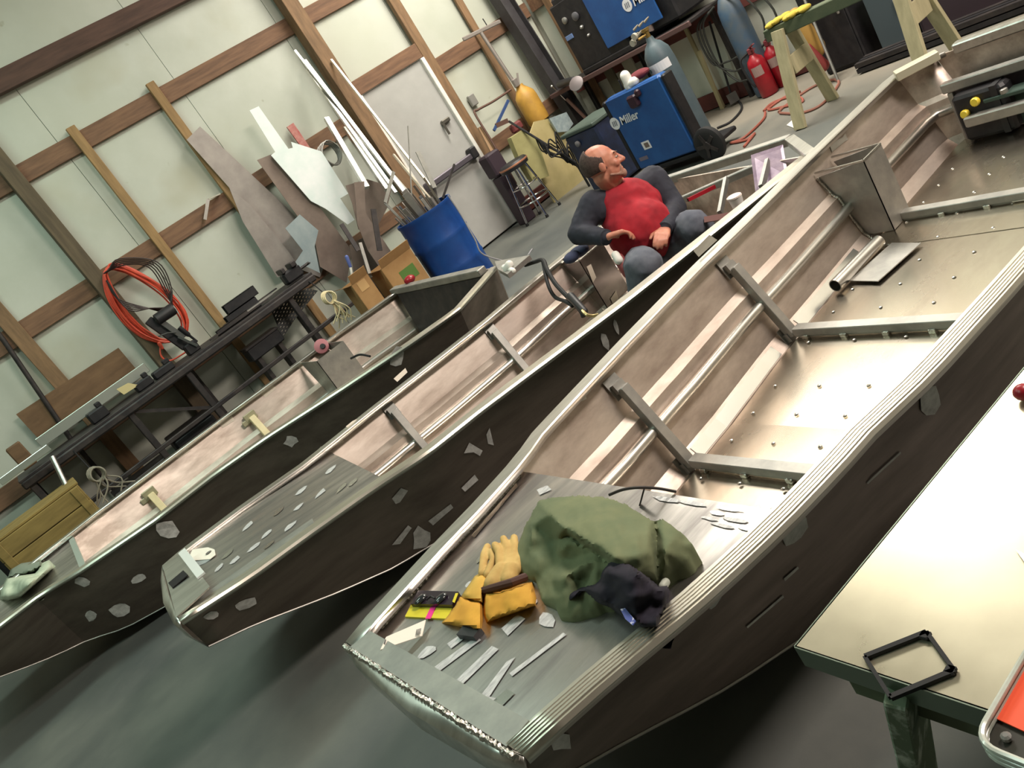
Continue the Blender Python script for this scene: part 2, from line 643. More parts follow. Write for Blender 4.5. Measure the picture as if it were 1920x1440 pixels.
# door
door = tag(obj('door_1', MB().cbox((4.875, YW - 0.006, 1.05), (0.86, 0.045, 2.06), 0.006), DOOR_WHITE), kind='structure')
for x in (4.42, 5.32):
    obj('jamb', MB().cbox((x, YW - 0.03, 1.045), (0.05, 0.1, 2.08), 0.006), WHITE, door)
obj('jamb', MB().cbox((4.87, YW - 0.03, 2.10), (0.95, 0.03, 0.03), 0.006), WHITE, door)
obj('seal', MB().box((5.302, YW - 0.033, 1.04), (0.012, 0.012, 2.04)), RUBBER, door)
obj('push_bar', MB().cbox((4.86, YW - 0.095, 0.93), (0.74, 0.05, 0.07), 0.012).cbox((4.52, YW - .06, .93), (.06, .08, .1), .01), mat('push_bar_grey', srgb(104, 98, 106), rough=0.4, metal=0.6), door)
obj('latch_box', MB().cbox((5.22, YW - 0.085, 0.95), (0.09, 0.11, 0.13), 0.012), BLACK, door)
obj('lever', MB().cbox((5.16, YW - 0.05, 1.40), (0.12, 0.05, 0.05), 0.01).bar((5.10, YW - .08, 1.40), (5.10, YW - .08, 1.26), .02, .02, up=(1, 0, 0)), mat('lever_metal', srgb(112, 108, 100), rough=0.4, metal=0.8), door)
plate = single('switch_box', MB().cbox((5.64, YW - 0.01, 1.42), (0.09, 0.05, 0.13), 0.008), mat('switch_grey', srgb(150, 148, 142), rough=0.5, metal=.4),
               'small grey metal switch box on the wall sheet right of the white door', 'switch')

clip = single('silver_clip', MB().bar(ay(384, 412, YW - .07), ay(390, 374, YW - .07), .03, .02, up=(0, -1, 0)).bar(ay(390, 374, YW - .07), ay(412, 364, YW - .03), .012, .03, up=(0, -1, 0)), ALU_BRIGHT, 'small silver clip hanging on the girt between the two pale studs', 'clip')

# ---------------------------------------------------------------- boats
BOT = [(0, .43), (.1, .37), (.3, .27), (.5, .175), (.75, .085), (1.1, .03), (1.6, 0), (9, 0)]
PROF = [(0, 0), (.30, .40), (.50, .455), (.60, .70), (.74, .885), (1.0, 1.0)]   # (share of the flare, share of the depth) gunwale -> chine


class Boat:
    """flat-bottomed aluminum boat lofted between its far and near gunwale lines"""

    def __init__(s, name, label, far, near, flare=0.185, bot=BOT, n=44, gw=0.065):
        s.far, s.near, s.n, s.gw, s.flare, s.bot = resample(far, n), resample(near, n), n, gw, flare, bot
        c = (s.far[n // 2] + s.near[n // 2]) / 2
        s.root = thing(name, label, 'boat', (c.x, c.y, 0))
        bow = (s.far[0] + s.near[0]) / 2
        ax_ = ((s.far[-1] + s.near[-1]) / 2 - bow)
        ax_.z = 0
        s.axis = ax_.normalized()
        s.d = []
        s.chf, s.chn = [], []
        for i in range(n):
            m = (s.far[i] + s.near[i]) / 2
            d = max(0, (m - s.far[0].lerp(s.near[0], .5)).dot(s.axis))
            s.d.append(d)
            zb = interp(bot, d)
            a = s.near[i] - s.far[i]
            a.z = 0
            a.normalize()
            fl = flare * min(1, (s.far[i].z - zb) / .5 + .12)
            f = s.far[i] + a * (fl + .012)
            g = s.near[i] - a * (fl + .012)
            f.z = g.z = zb
            s.chf.append(f)
            s.chn.append(g)

    def side(s, i, far=True, k=0.0, inn=0.0):
        """point of the side at station i, k = share of depth, inn = distance into the boat (the near side is plain)"""
        g, c, o = (s.far[i], s.chf[i], s.near[i]) if far else (s.near[i], s.chn[i], s.far[i])
        a = o - g
        a.z = 0
        a.normalize()
        g2 = g + a * .012
        h = interp([(p[1], p[0]) for p in PROF], k) if far else k
        p = V((lerp(g2.x, c.x, h), lerp(g2.y, c.y, h), lerp(g2.z - .004, c.z, k)))
        return p + a * inn

    def hull(s, m, m_out=None):
        """one sheet: swaged far side, bottom, plain near side (parts of their own)"""
        out = []
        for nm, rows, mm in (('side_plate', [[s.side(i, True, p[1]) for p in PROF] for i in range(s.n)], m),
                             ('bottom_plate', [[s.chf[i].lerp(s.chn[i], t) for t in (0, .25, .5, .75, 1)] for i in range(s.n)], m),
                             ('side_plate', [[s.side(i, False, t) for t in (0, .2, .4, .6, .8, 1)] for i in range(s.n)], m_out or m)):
            o = obj(nm, MB().grid(rows), mm, s.root, smooth=25, solid=0.005)
            me = o.data
            k = len(rows[0])
            if nm == 'side_plate':
                at_ = me.attributes.get('sharp_edge') or me.attributes.new('sharp_edge', 'BOOLEAN', 'EDGE')
                for e in me.edges:
                    p, q = e.vertices
                    if p % k == q % k:
                        at_.data[e.index].value = True
        obj('chine_bead', MB().tube([p + V((0, -.004, 0)) for p in s.chn], .004, 6), ALU_DULL, s.root, smooth=True)

    def bow_plate(s, m):
        f, g = s.far[0], s.near[0]
        cf, cg = s.side(0, True, 1), s.side(0, False, 1)
        fw = -s.axis
        mb = MB()
        rows = []
        for t in (0, .12, .5, .88, 1):
            a, b = f.lerp(g, t), cf.lerp(cg, t)
            bulge = .035 * (1 - abs(2 * t - 1) ** 3)
            rows.append([a + fw * (bulge * .3), a + fw * (bulge + .012) - V((0, 0, .02)), a.lerp(b, .55) + fw * (bulge + .014), b + fw * bulge * .4])
        mb.grid(rows)
        return obj('bow_plate', mb, m, s.root, smooth=50, solid=.006)

    def transom(s, m, drop=0.0):
        i = s.n - 1
        pts = [s.side(i, True, p[1], .002) for p in PROF] + [s.side(i, False, p[1], .002) for p in reversed(PROF)]
        return obj('transom', MB().sheet(pts, .012), m, s.root)

    def gunwale(s, m, far=True, ridges=True, i0=0, i1=None):
        g = s.far if far else s.near
        o = s.near if far else s.far
        i1 = i1 or s.n
        w = s.gw
        prof = [(-.002, -.018 if not far else -.030), (-.004, -.005), (.002, .004)]
        if ridges:
            k = 5
            for j in range(k):
                u0 = w * (.10 + .80 * j / k)
                du = w * .8 / k
                prof += [(u0 + du * .1, .004), (u0 + du * .3, .0075), (u0 + du * .7, .0075), (u0 + du * .9, .004)]
        prof += [(w, .004), (w + .003, 0), (w + .003, -.020)]
        rows = []
        for i in range(i0, i1):
            a = o[i] - g[i]
            a.z = 0
            a.normalize()
            rows.append([g[i] + a * u + V((0, 0, z)) for u, z in prof])
        return obj('gunwale', MB().grid(rows), m, s.root, smooth=30, solid=.003)

    def stringer(s, m, k=.56, r=.022, i0=4, i1=None, far=True, inn=None):
        i1 = i1 or s.n - 1
        pts = [s.side(i, far, k, r + .002 if inn is None else inn) for i in range(i0, i1)]
        return obj('side_pipe', MB().tube(pts, r, 10), m, s.root, smooth=40)

    def at_x(s, x, far=True):
        """station whose far gunwale is nearest to world x"""
        g = s.far if far else s.near
        return min(range(s.n), key=lambda i: abs(g[i].x - x))

    def floor_sheets(s, m, cuts, lift=.03):
        """floor sheets between the chines, cut at the given distances from the bow"""
        for a, b in zip(cuts, cuts[1:]):
            idx = [i for i in range(s.n) if a - .06 <= s.d[i] <= b + .06]
            rows = []
            for i in idx:
                f, g = s.chf[i], s.chn[i]
                av = (g - f).normalized()
                up = V((0, 0, lift))
                rows.append([f + av * .05 + up, f.lerp(g, .5) + up, g - av * .05 + up])
            if len(rows) > 1:
                obj('floor_sheet', MB().grid(rows), m, s.root, solid=.003)
            lift += .0025


def zprofile(pts, z0, zb, t):
    """pixels of a gunwale edge -> points, height falling from zb at the bow to z0 by share t of the list"""
    out = []
    n = len(pts) - 1
    for i, (x, y) in enumerate(pts):
        k = max(0, 1 - (i / n) / t) if t else 0
        out.append(az(x, y, z0 + (zb - z0) * k ** 1.6))
    return out


def zprofile2(pts, z0, zb, t):
    out = []
    n = len(pts) - 1
    for i, (x, y) in enumerate(pts):
        u = i / n
        k = max(0, 1 - u / t)
        out.append(az(x, y, z0 + (zb - z0) * k ** 1.6 - .05 * max(0, u - .45) / .55))
    return out


# ---- boat 1, nearest
far1 = [az(x, y, z) for x, y, z in ((650, 1205, .575), (686, 1160, .57), (805, 1031, .552), (888, 945, .54), (965, 860, .53), (1000, 811, .523), (1162, 640, .51), (1300, 499, .497), (1383, 420, .49), (1520, 285, .48), (1668, 144, .47), (1748, 107, .47))]
nr1 = [az(x, y, z) for x, y, z in ((983, 1419, .575), (1025, 1380, .57), (1150, 1269, .552), (1258, 1180, .54), (1346, 1105, .53), (1471, 988, .522), (1575, 880, .52), (1636, 811, .517), (1752, 702, .512), (1898, 540, .505), (1925, 509, .503))]
nr1 += [V((2.9, 1.07, .485)), V((3.5, 1.05, .475)), V((far1[-1].x, 1.04, .47))]
B1 = Boat('flat_bottom_boat', 'nearest bare aluminum boat with green jacket and yellow gloves on its bow deck', far1, nr1)
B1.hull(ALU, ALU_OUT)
B1.bow_plate(ALU_CLEAN)
B1.transom(ALU)
B1.gunwale(ALU_CLEAN, True, False)
B1.gunwale(GUNW, False, True)
B1.stringer(ALU_CLEAN, k=.58, r=.024, i0=9)
far2 = zprofile2([(305, 1062), (340, 1032), (450, 950), (565, 870), (690, 770), (800, 685), (900, 607), (1000, 523), (1080, 458), (1240, 340)], .47, .61, .55)
nr2 = zprofile2([(338, 1165), (400, 1125), (470, 1080), (580, 1000), (700, 915), (800, 850), (900, 770), (1000, 695), (1080, 635), (1180, 560), (1300, 465), (1420, 370), (1520, 290)], .47, .61, .55)
B2 = Boat('flat_bottom_boat', 'middle bare aluminum boat in which the man in the red shirt sits', far2, nr2)
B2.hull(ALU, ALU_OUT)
B2.bow_plate(ALU_CLEAN)
B2.transom(ALU)
B2.gunwale(ALU_CLEAN, True, False)
B2.gunwale(GUNW, False, False)
B2.stringer(ALU_CLEAN, k=.58, r=.022, i0=9)
far3 = [V((-1.15, 6.35, .6))] + zprofile([(75, 1042), (180, 960), (300, 870), (420, 780), (520, 707), (630, 625), (740, 548)], .55, .6, .6)
nr3 = [V((-1.15, 5.42, .6))] + zprofile([(0, 1172), (75, 1115), (150, 1070), (290, 975), (400, 890), (500, 820), (640, 730), (760, 650), (860, 580), (930, 500)], .55, .6, .6)
B3 = Boat('flat_bottom_boat', 'farthest bare aluminum boat beside the dark workbench, white rag on its bow', far3, nr3, flare=.2)
B3.hull(ALU, ALU_OUT)
B3.bow_plate(ALU_CLEAN)
B3.transom(ALU)
B3.gunwale(ALU_CLEAN, True, False)
B3.gunwale(GUNW, False, False)
B3.stringer(ALU_CLEAN, k=.6, r=.024, i0=10)


def px(p):
    d = V(p) - CAM
    z = d.dot(_F)
    return 960 + FPX * d.dot(_R) / z, 720 - FPX * d.dot(_U) / z


def onside(b, x, y, far, inn=0.0):
    """the point of a boat's side seen at a pixel of the photo"""
    best = None
    for i in range(b.n):
        for k in range(0, 51):
            p = b.side(i, far, k / 50, inn)
            q = px(p)
            e = (q[0] - x) ** 2 + (q[1] - y) ** 2
            if best is None or e < best[0]:
                best = (e, i, k / 50)
    e, i, k = best
    p = b.side(i, far, k, inn)
    # refine inside the local tangent plane
    i2, k2 = min(i + 1, b.n - 1), min(k + .02, 1)
    i1, k1 = max(i2 - 2, 0), max(k2 - .04, 0)
    n = (b.side(i2, far, k, inn) - b.side(i1, far, k, inn)).cross(b.side(i, far, k2, inn) - b.side(i, far, k1, inn)).normalized()
    return on_plane(x, y, p, n)


def marks(b, polys, far, name='grinder_mark', m=None, inn=None):
    """ground or bare patches left on the side of a boat (a few tenths of a millimetre proud)"""
    if inn is None:
        inn = .006 if far else -.006
    for poly in polys:
        pts = [onside(b, x, y, far, inn) for x, y in poly]
        obj(name, MB().add(pts, [tuple(range(len(pts)))]), m or GROUND, b.root)


def blob(cx, cy, rx, ry, ang=0, n=9, jag=.25, seed=1):
    r = random.Random(seed)
    out = []
    for k in range(n):
        a = 2 * math.pi * k / n
        q = 1 + r.uniform(-jag, jag)
        x, y = rx * q * math.cos(a), ry * q * math.sin(a)
        out.append((cx + x * math.cos(ang) - y * math.sin(ang), cy + x * math.sin(ang) + y * math.cos(ang)))
    return out


def side_rib(b, x, k0, k1, w=.042, far=True, m=None, off=.05):
    i = b.at_x(x, far)
    p, q = b.side(i, far, k0, off), b.side(i, far, k1, off)
    p.x += x - b.far[i].x
    q.x += x - b.far[i].x
    n = (b.side(i, far, .1, .1) - b.side(i, far, .1, 0)).normalized()
    ob = obj('side_rib', MB().bar(p, q, w, w, up=n, cham=.003), m or ALU_DULL, b.root)
    for pt, k in ((p, k0), (q, k1)):
        c = pt - n * .034
        obj('rib_flange', MB().bar(c + (q - p).normalized() * .045, c - (q - p).normalized() * .045, .07, .006, up=n).bar(c + n * .015 + (q - p).normalized() * .02, c + n * .015 - (q - p).normalized() * .02, .05, .03, up=n), ALU_DULL, ob)
    return ob


def floor_rib(b, x, lift=.045, h=.034, w=.05, m=None):
    i = b.at_x(x)
    f, g = V(b.chf[i]), V(b.chn[i])
    dx = x - b.far[i].x
    a = (g - f).normalized()
    f = f + a * .045 + V((dx, 0, lift + h / 2))
    g = g - a * .045 + V((dx, 0, lift + h / 2))
    ob = obj('floor_rib', MB().bar(f, g, w, h, cham=.003).bar(f - V((w * .3, 0, h * .5 + .006)), g - V((w * .3, 0, h * .5 + .006)), .004, .006), m or ALU_DULL, b.root)
    n = int((g - f).length / .2)
    for k in range(n + 1):
        p = f.lerp(g, (k + .3) / (n + .6))
        obj('rib_foot', MB().cbox(p - V((w * .45, 0, h / 2 + .004)), (.02, .03, .02), .003), WELD, ob)
    return ob


def deck(b, iaft, aft_f, aft_n, k=.11, m=None, dz=.045):
    rows = []
    P, N = deck_plane(b, iaft, dz)
    for i in range(0, iaft):
        k = dz / max(.08, b.far[i].z - b.chf[i].z)
        f, g = b.side(i, True, k, .003), b.side(i, False, k, .003)
        f.z = P.z - ((f.x - P.x) * N.x + (f.y - P.y) * N.y) / N.z
        g.z = P.z - ((g.x - P.x) * N.x + (g.y - P.y) * N.y) / N.z
        rows.append([f.lerp(g, t) for t in (0, .25, .5, .75, 1)])
    rows.append([aft_f.lerp(aft_n, t) for t in (0, .25, .5, .75, 1)])
    rows.append([aft_f.lerp(aft_n, t) + V((.004, 0, -.045)) for t in (0, .25, .5, .75, 1)])
    d = obj('bow_deck', MB().grid(rows), m or ALU_DECK, b.root, solid=.004)
    for far in (True, False):
        pts = []
        r = random.Random(3)
        j = 0 if far else -1
        base = [rw[j] for rw in rows[1:-1]]
        fine = resample(base, 160)
        mb = MB()
        mb.tube([p + V((0, (-.006 if far else .006), .004)) + V((0, r.uniform(-.001, .001), 0)) for p in fine], [.005 + (.0025 if q % 3 else -.001) for q in range(160)], 6)
        obj('weld_bead', mb, WELD, d, smooth=True)
    return d


def patch_on(pl, poly, parent, m, name='grinder_mark'):
    p, n = pl
    obj(name, MB().add([on_plane(x, y, p + n * .0045, n) for x, y in poly], [tuple(range(len(poly)))]), m, parent)


def deck_plane(b, i, dz=.045):
    q = [b.far[0] - V((0, 0, dz)), b.near[0] - V((0, 0, dz)), b.near[i] - V((0, 0, dz)), b.far[i] - V((0, 0, dz))]
    n = (q[2] - q[0]).cross(q[3] - q[1])
    n.normalize()
    if n.z < 0:
        n = -n
    return (q[0] + q[1] + q[2] + q[3]) / 4, n


def rivets(b, xs, ny, parent, z=.036, skip=None):
    mb = MB()
    for x in xs:
        i = b.at_x(x)
        f, g = b.chf[i], b.chn[i]
        for k in range(ny):
            p = f.lerp(g, (k + .6) / (ny + .2))
            p = V((x, p.y, p.z + z))
            mb.lathe([(.0085, 0), (.0065, .004), (.001, .0055)], 7, p)
    o = obj('rivets', mb, ALU_BRIGHT, parent)
    tag(o, kind='stuff')


# ---------------------------------------------------------------- boat 1 fittings
DK1 = .478
d1a, d1n = az(972, 884, DK1), az(1452, 958, DK1)
i1 = next(i for i in range(B1.n) if B1.far[i].x > d1a.x - .02)
PL1 = deck_plane(B1, i1)
d1a, d1n = on_plane(972, 884, *PL1), on_plane(1452, 958, *PL1)
deck1 = deck(B1, i1, d1a, d1n)
obj('deck_strip', MB().add([on_plane(a, b, PL1[0] + PL1[1] * .005, PL1[1]) for a, b in ((968, 905), (971, 912), (890, 1008), (884, 1004))], [(0, 1, 2, 3)]), ALU_BRIGHT, deck1)
b0, b1_ = B1.far[0], B1.near[0]
cap = MB().sheet([b0 + V((-.005, -.05, .008)), b1_ + V((-.005, .05, .008)), B1.near[0] + V((.06, .055, .004)), B1.far[0] + V((.06, -.06, .004))], .005)
obj('bow_cap', cap, ALU_DULL, B1.root)
mb = MB()
fine = resample([b0 + V((-.012, -.01, .004)), b1_ + V((-.012, .01, .004))], 120)
mb.tube([p + V((R.uniform(-.002, .002), 0, R.uniform(-.001, .002))) for p in fine], [.006 + (.003 if q % 2 else -.001) for q in range(120)], 6)
obj('weld_bead', mb, WELD, B1.root, smooth=True)
for poly in ([(815, 1250), (823, 1259), (902, 1200), (893, 1193)], [(851, 1279), (862, 1288), (935, 1217), (922, 1211)], [(902, 1303), (915, 1310), (966, 1232), (950, 1240)],
             [(846, 1350), (868, 1362), (934, 1310), (910, 1304)], [(940, 1178), (952, 1192), (985, 1160), (970, 1152)], blob(1025, 1163, 13, 16, 0, seed=2),
             [(838, 1207), (846, 1216), (872, 1196), (862, 1190)], blob(800, 1222, 22, 8, -.5, seed=3), [(1006, 918), (1012, 928), (1034, 918), (1026, 910)]):
    patch_on(PL1, poly, deck1, GROUND)
for k_, poly in enumerate((blob(1345, 962, 18, 4, .2, seed=31), blob(1380, 975, 26, 4, .2, seed=32), blob(1355, 985, 22, 3.5, .2, seed=33), blob(1400, 990, 16, 4, .2, seed=34), blob(1250, 936, 24, 4, .15, seed=35), blob(1300, 943, 26, 3.5, .15, seed=36), blob(1370, 955, 24, 3, .15, seed=37), blob(1330, 972, 16, 3, .2, seed=38),
             blob(880, 1095, 9, 5, -.6, seed=39), blob(905, 1042, 16, 5, -.8, seed=40), blob(1000, 1128, 8, 6, 0, seed=41), [(955, 1262), (960, 1268), (1062, 1190), (1056, 1186)], [(905, 1330), (925, 1340), (965, 1300), (950, 1292)])):
    patch_on(PL1, poly, deck1, GROUND if k_ % 3 else ALU_BRIGHT)
marks(B1, [blob(1488, 998, 20, 32, .6, seed=4), blob(1345, 1122, 22, 5, -1.0, seed=5), blob(1742, 752, 20, 28, .3, seed=6), blob(1385, 1080, 12, 7, -.8, seed=7), blob(1050, 1390, 22, 18, 0, seed=8),
           [(1470, 1085), (1472, 1090), (1498, 1066), (1496, 1062)], [(1625, 905), (1627, 908), (1690, 850), (1688, 847)], [(1400, 1175), (1402, 1178), (1470, 1120), (1468, 1116)]], False, m=mat('hull_smudge', srgb(226, 224, 220), srgb(186, 184, 180), rough=.6, metal=.0, scale=30))
B1.floor_sheets(ALU_FLOOR, [.75, 1.35, 2.15, 2.9, 3.9], lift=.028)
for pp in ((1400, 872), (1650, 597), (1790, 372)):
    floor_rib(B1, az(pp[0], pp[1], .08).x)
XA, XB, XC = (az(p[0], p[1], .08).x for p in ((1400, 872), (1650, 597), (1790, 372)))
side_rib(B1, XA, .18, .93)
side_rib(B1, XB, .18, .93)
rivets(B1, [x for x in (XA - .07, XA + .16, XA + .33, XA + .5, XB - .07, XB + .15, XB + .32, XB + .5, XB + .68, XC - .06, XC + .12, XC + .28, XC + .44)], 5, B1.root)
# bright strip welded in the chine and the bare patches inside
for a, b in ((XA + .08, XB - .12), (XB + .1, XC - .25)):
    ia, ib = B1.at_x(a), B1.at_x(b)
    obj('chine_strip', MB().grid([[B1.side(i, True, .90, .006), B1.side(i, True, .985, .008)] for i in range(ia, ib + 1)]), ALU_BRIGHT, B1.root, solid=.003)
marks(B1, [[(1080, 757), (1100, 748), (1098, 735), (1080, 742)], [(1300, 470), (1330, 440), (1345, 450), (1310, 482)], [(1555, 270), (1585, 255), (1588, 262), (1560, 285)], [(1560, 285), (1575, 270), (1590, 262), (1585, 250)]], True, m=ALU_CLEAN)
# open-topped welded box in the stern
P = az(1678, 433, .035)
Q = az(1699, 388, .035)
ztop = ax(1622, 300, P.x).z
Q.x = ay(1650, 268, P.y).x
i = B1.at_x(P.x)
wallp = [B1.side(i, True, k, .004) for k in (.02, .2, .42, .455, .7, .885, 1.0)]
face = [V((P.x, p.y, min(p.z, ztop))) for p in wallp if p.z < ztop + .02]
sbox = obj('storage_box', MB().sheet([V((P.x, P.y, ztop)), V((P.x, P.y, .04))] + [V((p.x, p.y, max(p.z, .04))) for p in reversed(face)], .004, n=(-1, 0, 0)), ALU_DULL, B1.root)
obj('box_side', MB().sheet([V((P.x, P.y, ztop)), V((Q.x, P.y, ztop)), V((Q.x, P.y, .04)), V((P.x, P.y, .04))], .004, n=(0, -1, 0)), ALU_DULL, sbox)
obj('box_side', MB().sheet([V((Q.x, p.y, p.z)) for p in [V((0, P.y, ztop)), V((0, P.y, .04))] + [V((0, q.y, max(q.z, .04))) for q in reversed(face)]], .004, n=(-1, 0, 0)), ALU_DULL, sbox)
mb = MB()
mb.tube([p + V((-.006, -.004, 0)) for p in resample(face, 60)], [.006 + (.003 if q % 2 else 0) for q in range(60)], 6)
obj('weld_bead', mb, WELD, sbox, smooth=True)
obj('box_rim', MB().bar((P.x, P.y, ztop), (Q.x, P.y, ztop), .008, .008).bar((P.x, P.y, ztop), (P.x, face[0].y, ztop), .008, .008).bar((Q.x, P.y, ztop), (Q.x, face[0].y, ztop), .008, .008), ALU_BRIGHT, sbox)
# transom rail, corner gusset and the rails of the stern well
tx = B1.far[-1].x
tz = B1.far[-1].z
ty0, ty1 = B1.far[-1].y, B1.near[-1].y
obj('transom_rail', MB().cbox((tx + .02, (ty0 + ty1) / 2 - .06, tz + .0), (.06, ty0 - ty1 - .1, .05), .006), ALU_CLEAN, B1.root)
g0, g1 = az(1672, 146, .482), az(1752, 104, .482)
obj('corner_gusset', MB().bar(g0 + V((0, -.02, 0)), g1 + V((0, -.02, 0)), .075, .045, cham=.004), mat('gusset_pale', srgb(206, 202, 180), rough=.45, metal=.6), B1.root)
r0, r1 = ax(1768, 166, tx - .10), ax(1925, 112, tx - .10)
obj('well_rail', MB().bar(r0, V((tx - .10, r1.y - .6, r0.z)), .05, .05, cham=.005), ALU_DULL, B1.root)
r2 = ax(1812, 228, tx - .22)
obj('well_rail', MB().bar(r2, V((tx - .22, r2.y - 1.0, r2.z)), .05, .05, cham=.005), ALU_DULL, B1.root)
obj('well_shade', MB().box((tx - .05, r0.y - .62, (r0.z + .05) / 2), (.006, 1.2, r0.z - .05)), STEEL_DARK, B1.root)  # dark sheet standing in for the shade inside the open stern well
for y_ in (r0.y - .03, r2.y - .55):
    obj('well_post', MB().cbox((tx - .10, y_, r0.z / 2), (.03, .03, r0.z - .06), .003), ALU_DULL, B1.root)
# things lying in boat 1
pa, pb = az(1566, 536, .07), az(1648, 452, .07)
pipe = MB()
dd = (pb - pa).normalized()
uu = dd.orthogonal().normalized()
ww = dd.cross(uu)
rows = []
for (t, r_) in ((0, .026), (0, .030), (1, .030), (1, .026), (0, .026)):
    rows.append([pa.lerp(pb, t) + (uu * math.cos(2 * math.pi * k / 20) + ww * math.sin(2 * math.pi * k / 20)) * r_ for k in range(20)])
pipe.grid(rows, True)
single('aluminum_pipe', pipe, ALU_CLEAN, 'short loose open-ended aluminum pipe lying on the nearest boat floor', 'pipe', smooth=40)
single('aluminum_plate', MB().sheet([az(1592, 526, .052), az(1646, 527, .052), az(1727, 455, .052), az(1672, 455, .052)], .004), ALU_DULL, 'small flat rectangular aluminum plate lying beside the loose pipe', 'plate')
single('paper_scrap', MB().sheet([az(1897, 378, .046), az(1925, 374, .046), az(1925, 352, .046), az(1912, 359, .046)], .003), PAPER, 'white scrap on the nearest boat floor against the floor rib, at the photo edge', 'paper')
cb = ax(1835, 205, tx - .15)
bat = thing('battery', 'black battery with two yellow caps in the stern of the nearest boat', 'battery', (cb.x, cb.y, .05))
obj('case', MB().cbox((cb.x, cb.y - .04, .17), (.09, .26, .24), .015), STEEL_BLACK, bat)
for q in ((1830, 190), (1811, 213)):
    p = ax(q[0], q[1], cb.x - .048)
    obj('battery_cap', MB().lathe([(.022, 0), (.022, .015), (.016, .022)], 12, p, (-1, 0, .2)), YELLOW_PLASTIC, bat, smooth=40)
obj('strap', MB().box((cb.x, cb.y - .12, .172), (.10, .03, .246)), BLACK, bat)
gp = ax(1890, 172, tx - .16)
spare = thing('outboard_bracket', 'green-grey metal bracket in the dark stern well of the nearest boat', 'bracket', (gp.x, gp.y, .05))
obj('bracket_plate', MB().cbox((gp.x, gp.y, gp.z), (.09, .2, .02), .004).cbox((gp.x + .03, gp.y, (gp.z + .05) / 2), (.02, .2, gp.z - .05), .004), mat('bracket_green', srgb(64, 82, 74), rough=.5, metal=.3), spare)
obj('bolt', MB().lathe([(.018, 0), (.018, .02), (.01, .024)], 10, (gp.x - .03, gp.y, gp.z + .01)), ALU_DULL, spare)

# ---------------------------------------------------------------- boat 2 fittings
DK2 = .545
d2a, d2n = az(602, 840, .475), az(733, 905, .475)
i2 = next(i for i in range(B2.n) if B2.far[i].x > d2a.x - .02)
PL2 = deck_plane(B2, i2)
d2a, d2n = on_plane(602, 840, *PL2), on_plane(733, 905, *PL2)
deck2 = deck(B2, i2, d2a, d2n)
f0, n0 = B2.far[0], B2.near[0]
c0 = [f0 + V((.0, -.04, .010)), n0 + V((0, .04, .010)), n0.lerp(f0, .05) + V((.15, .05, .0)), f0 + V((.10, -.05, .004))]
cap2 = obj('bow_cap', MB().sheet(c0, .006), ALU_CLEAN, B2.root)
obj('weld_strip', MB().bar(c0[3] + V((.0, 0, .006)), c0[2].lerp(c0[3], .25) + V((0, 0, .006)), .035, .008), mat('weld_white', srgb(236, 240, 238), rough=.35, metal=.3), cap2)
hc = az(334, 1086, f0.z + .012)
obj('square_hole', MB().box((hc.x, hc.y, hc.z), (.075, .10, .004)), mat('hole_black', srgb(14, 14, 16), rough=.9), cap2)
obj('deck_strip', MB().sheet([on_plane(a, b, PL2[0] + PL2[1] * .007, PL2[1]) for a, b in ((345, 1140), (585, 972), (592, 990), (352, 1156))], .005, n=PL2[1]), ALU_DULL, deck2)
for s_, (cx, cy) in enumerate(((425, 1040), (440, 1050), (475, 1027), (505, 1020), (410, 1065), (545, 985), (520, 960), (560, 950), (600, 925), (640, 915), (565, 920), (620, 880), (660, 905), (500, 1000), (465, 985))):
    patch_on(PL2, blob(cx, cy, 14, 3.2, -.72, 7, .3, s_), deck2, ALU_BRIGHT if s_ % 3 == 0 else GROUND)
marks(B2, [[(870, 850), (880, 830), (905, 845), (900, 855), (888, 848)], [(912, 815), (918, 802), (926, 835), (915, 832)], [(735, 935), (752, 915), (765, 920), (750, 942), (742, 945)], [(865, 915), (890, 890), (897, 900), (872, 922)],
           [(803, 977), (845, 945), (850, 952), (812, 985)], [(735, 1022), (765, 985), (772, 990), (750, 1020)], blob(790, 1010, 18, 22, .2, seed=9), blob(1135, 640, 6, 18, -.3, seed=10), blob(1155, 612, 4, 14, -.3, seed=11), blob(395, 1155, 16, 7, -.3, seed=12), blob(460, 1132, 24, 9, -.3, seed=13)],
      False, m=mat('hull_smudge', srgb(150, 148, 144)))
marks(B2, [[(935, 590), (940, 577), (966, 556), (972, 565), (965, 578), (940, 596)], [(862, 640), (880, 624), (886, 632), (875, 645), (868, 655)], [(648, 800), (660, 790), (668, 786), (672, 800), (662, 802)], [(612, 835), (625, 822), (640, 818), (645, 828), (620, 842)],
           [(690, 776), (705, 768), (706, 776), (695, 782)], [(738, 710), (760, 690), (764, 698), (745, 716)]], True, m=mat('ground_pale', srgb(222, 214, 200), rough=.5, metal=.3))
B2.floor_sheets(ALU_FLOOR, [.8, 1.6, 2.4, 3.2], lift=.028)
X2A, X2B = onside(B2, 914, 612, True).x, onside(B2, 736, 772, True).x
side_rib(B2, X2A, .14, .95)
side_rib(B2, X2B, .14, .95)
floor_rib(B2, X2A)
floor_rib(B2, X2B)
BOXM = mat('aluminum_shiny', srgb(176, 170, 172), srgb(206, 200, 198), rough=.16, rough2=.24, metal=1.0, scale=6)
P = az(1140, 580, .035)
Q = az(1170, 545, .035)
ztop = ax(1091, 488, P.x).z
i = B2.at_x(P.x)
wallp = [B2.side(i, True, k, .004) for k in (.0, .2, .42, .455, .7, .885, 1.0)]
face = [V((P.x, p.y, min(p.z, ztop))) for p in wallp]
sbox = obj('storage_box', MB().sheet([V((P.x, P.y, ztop)), V((P.x, P.y, .04))] + [V((p.x, p.y, max(p.z, .04))) for p in reversed(face)], .004, n=(-1, 0, 0)), BOXM, B2.root)
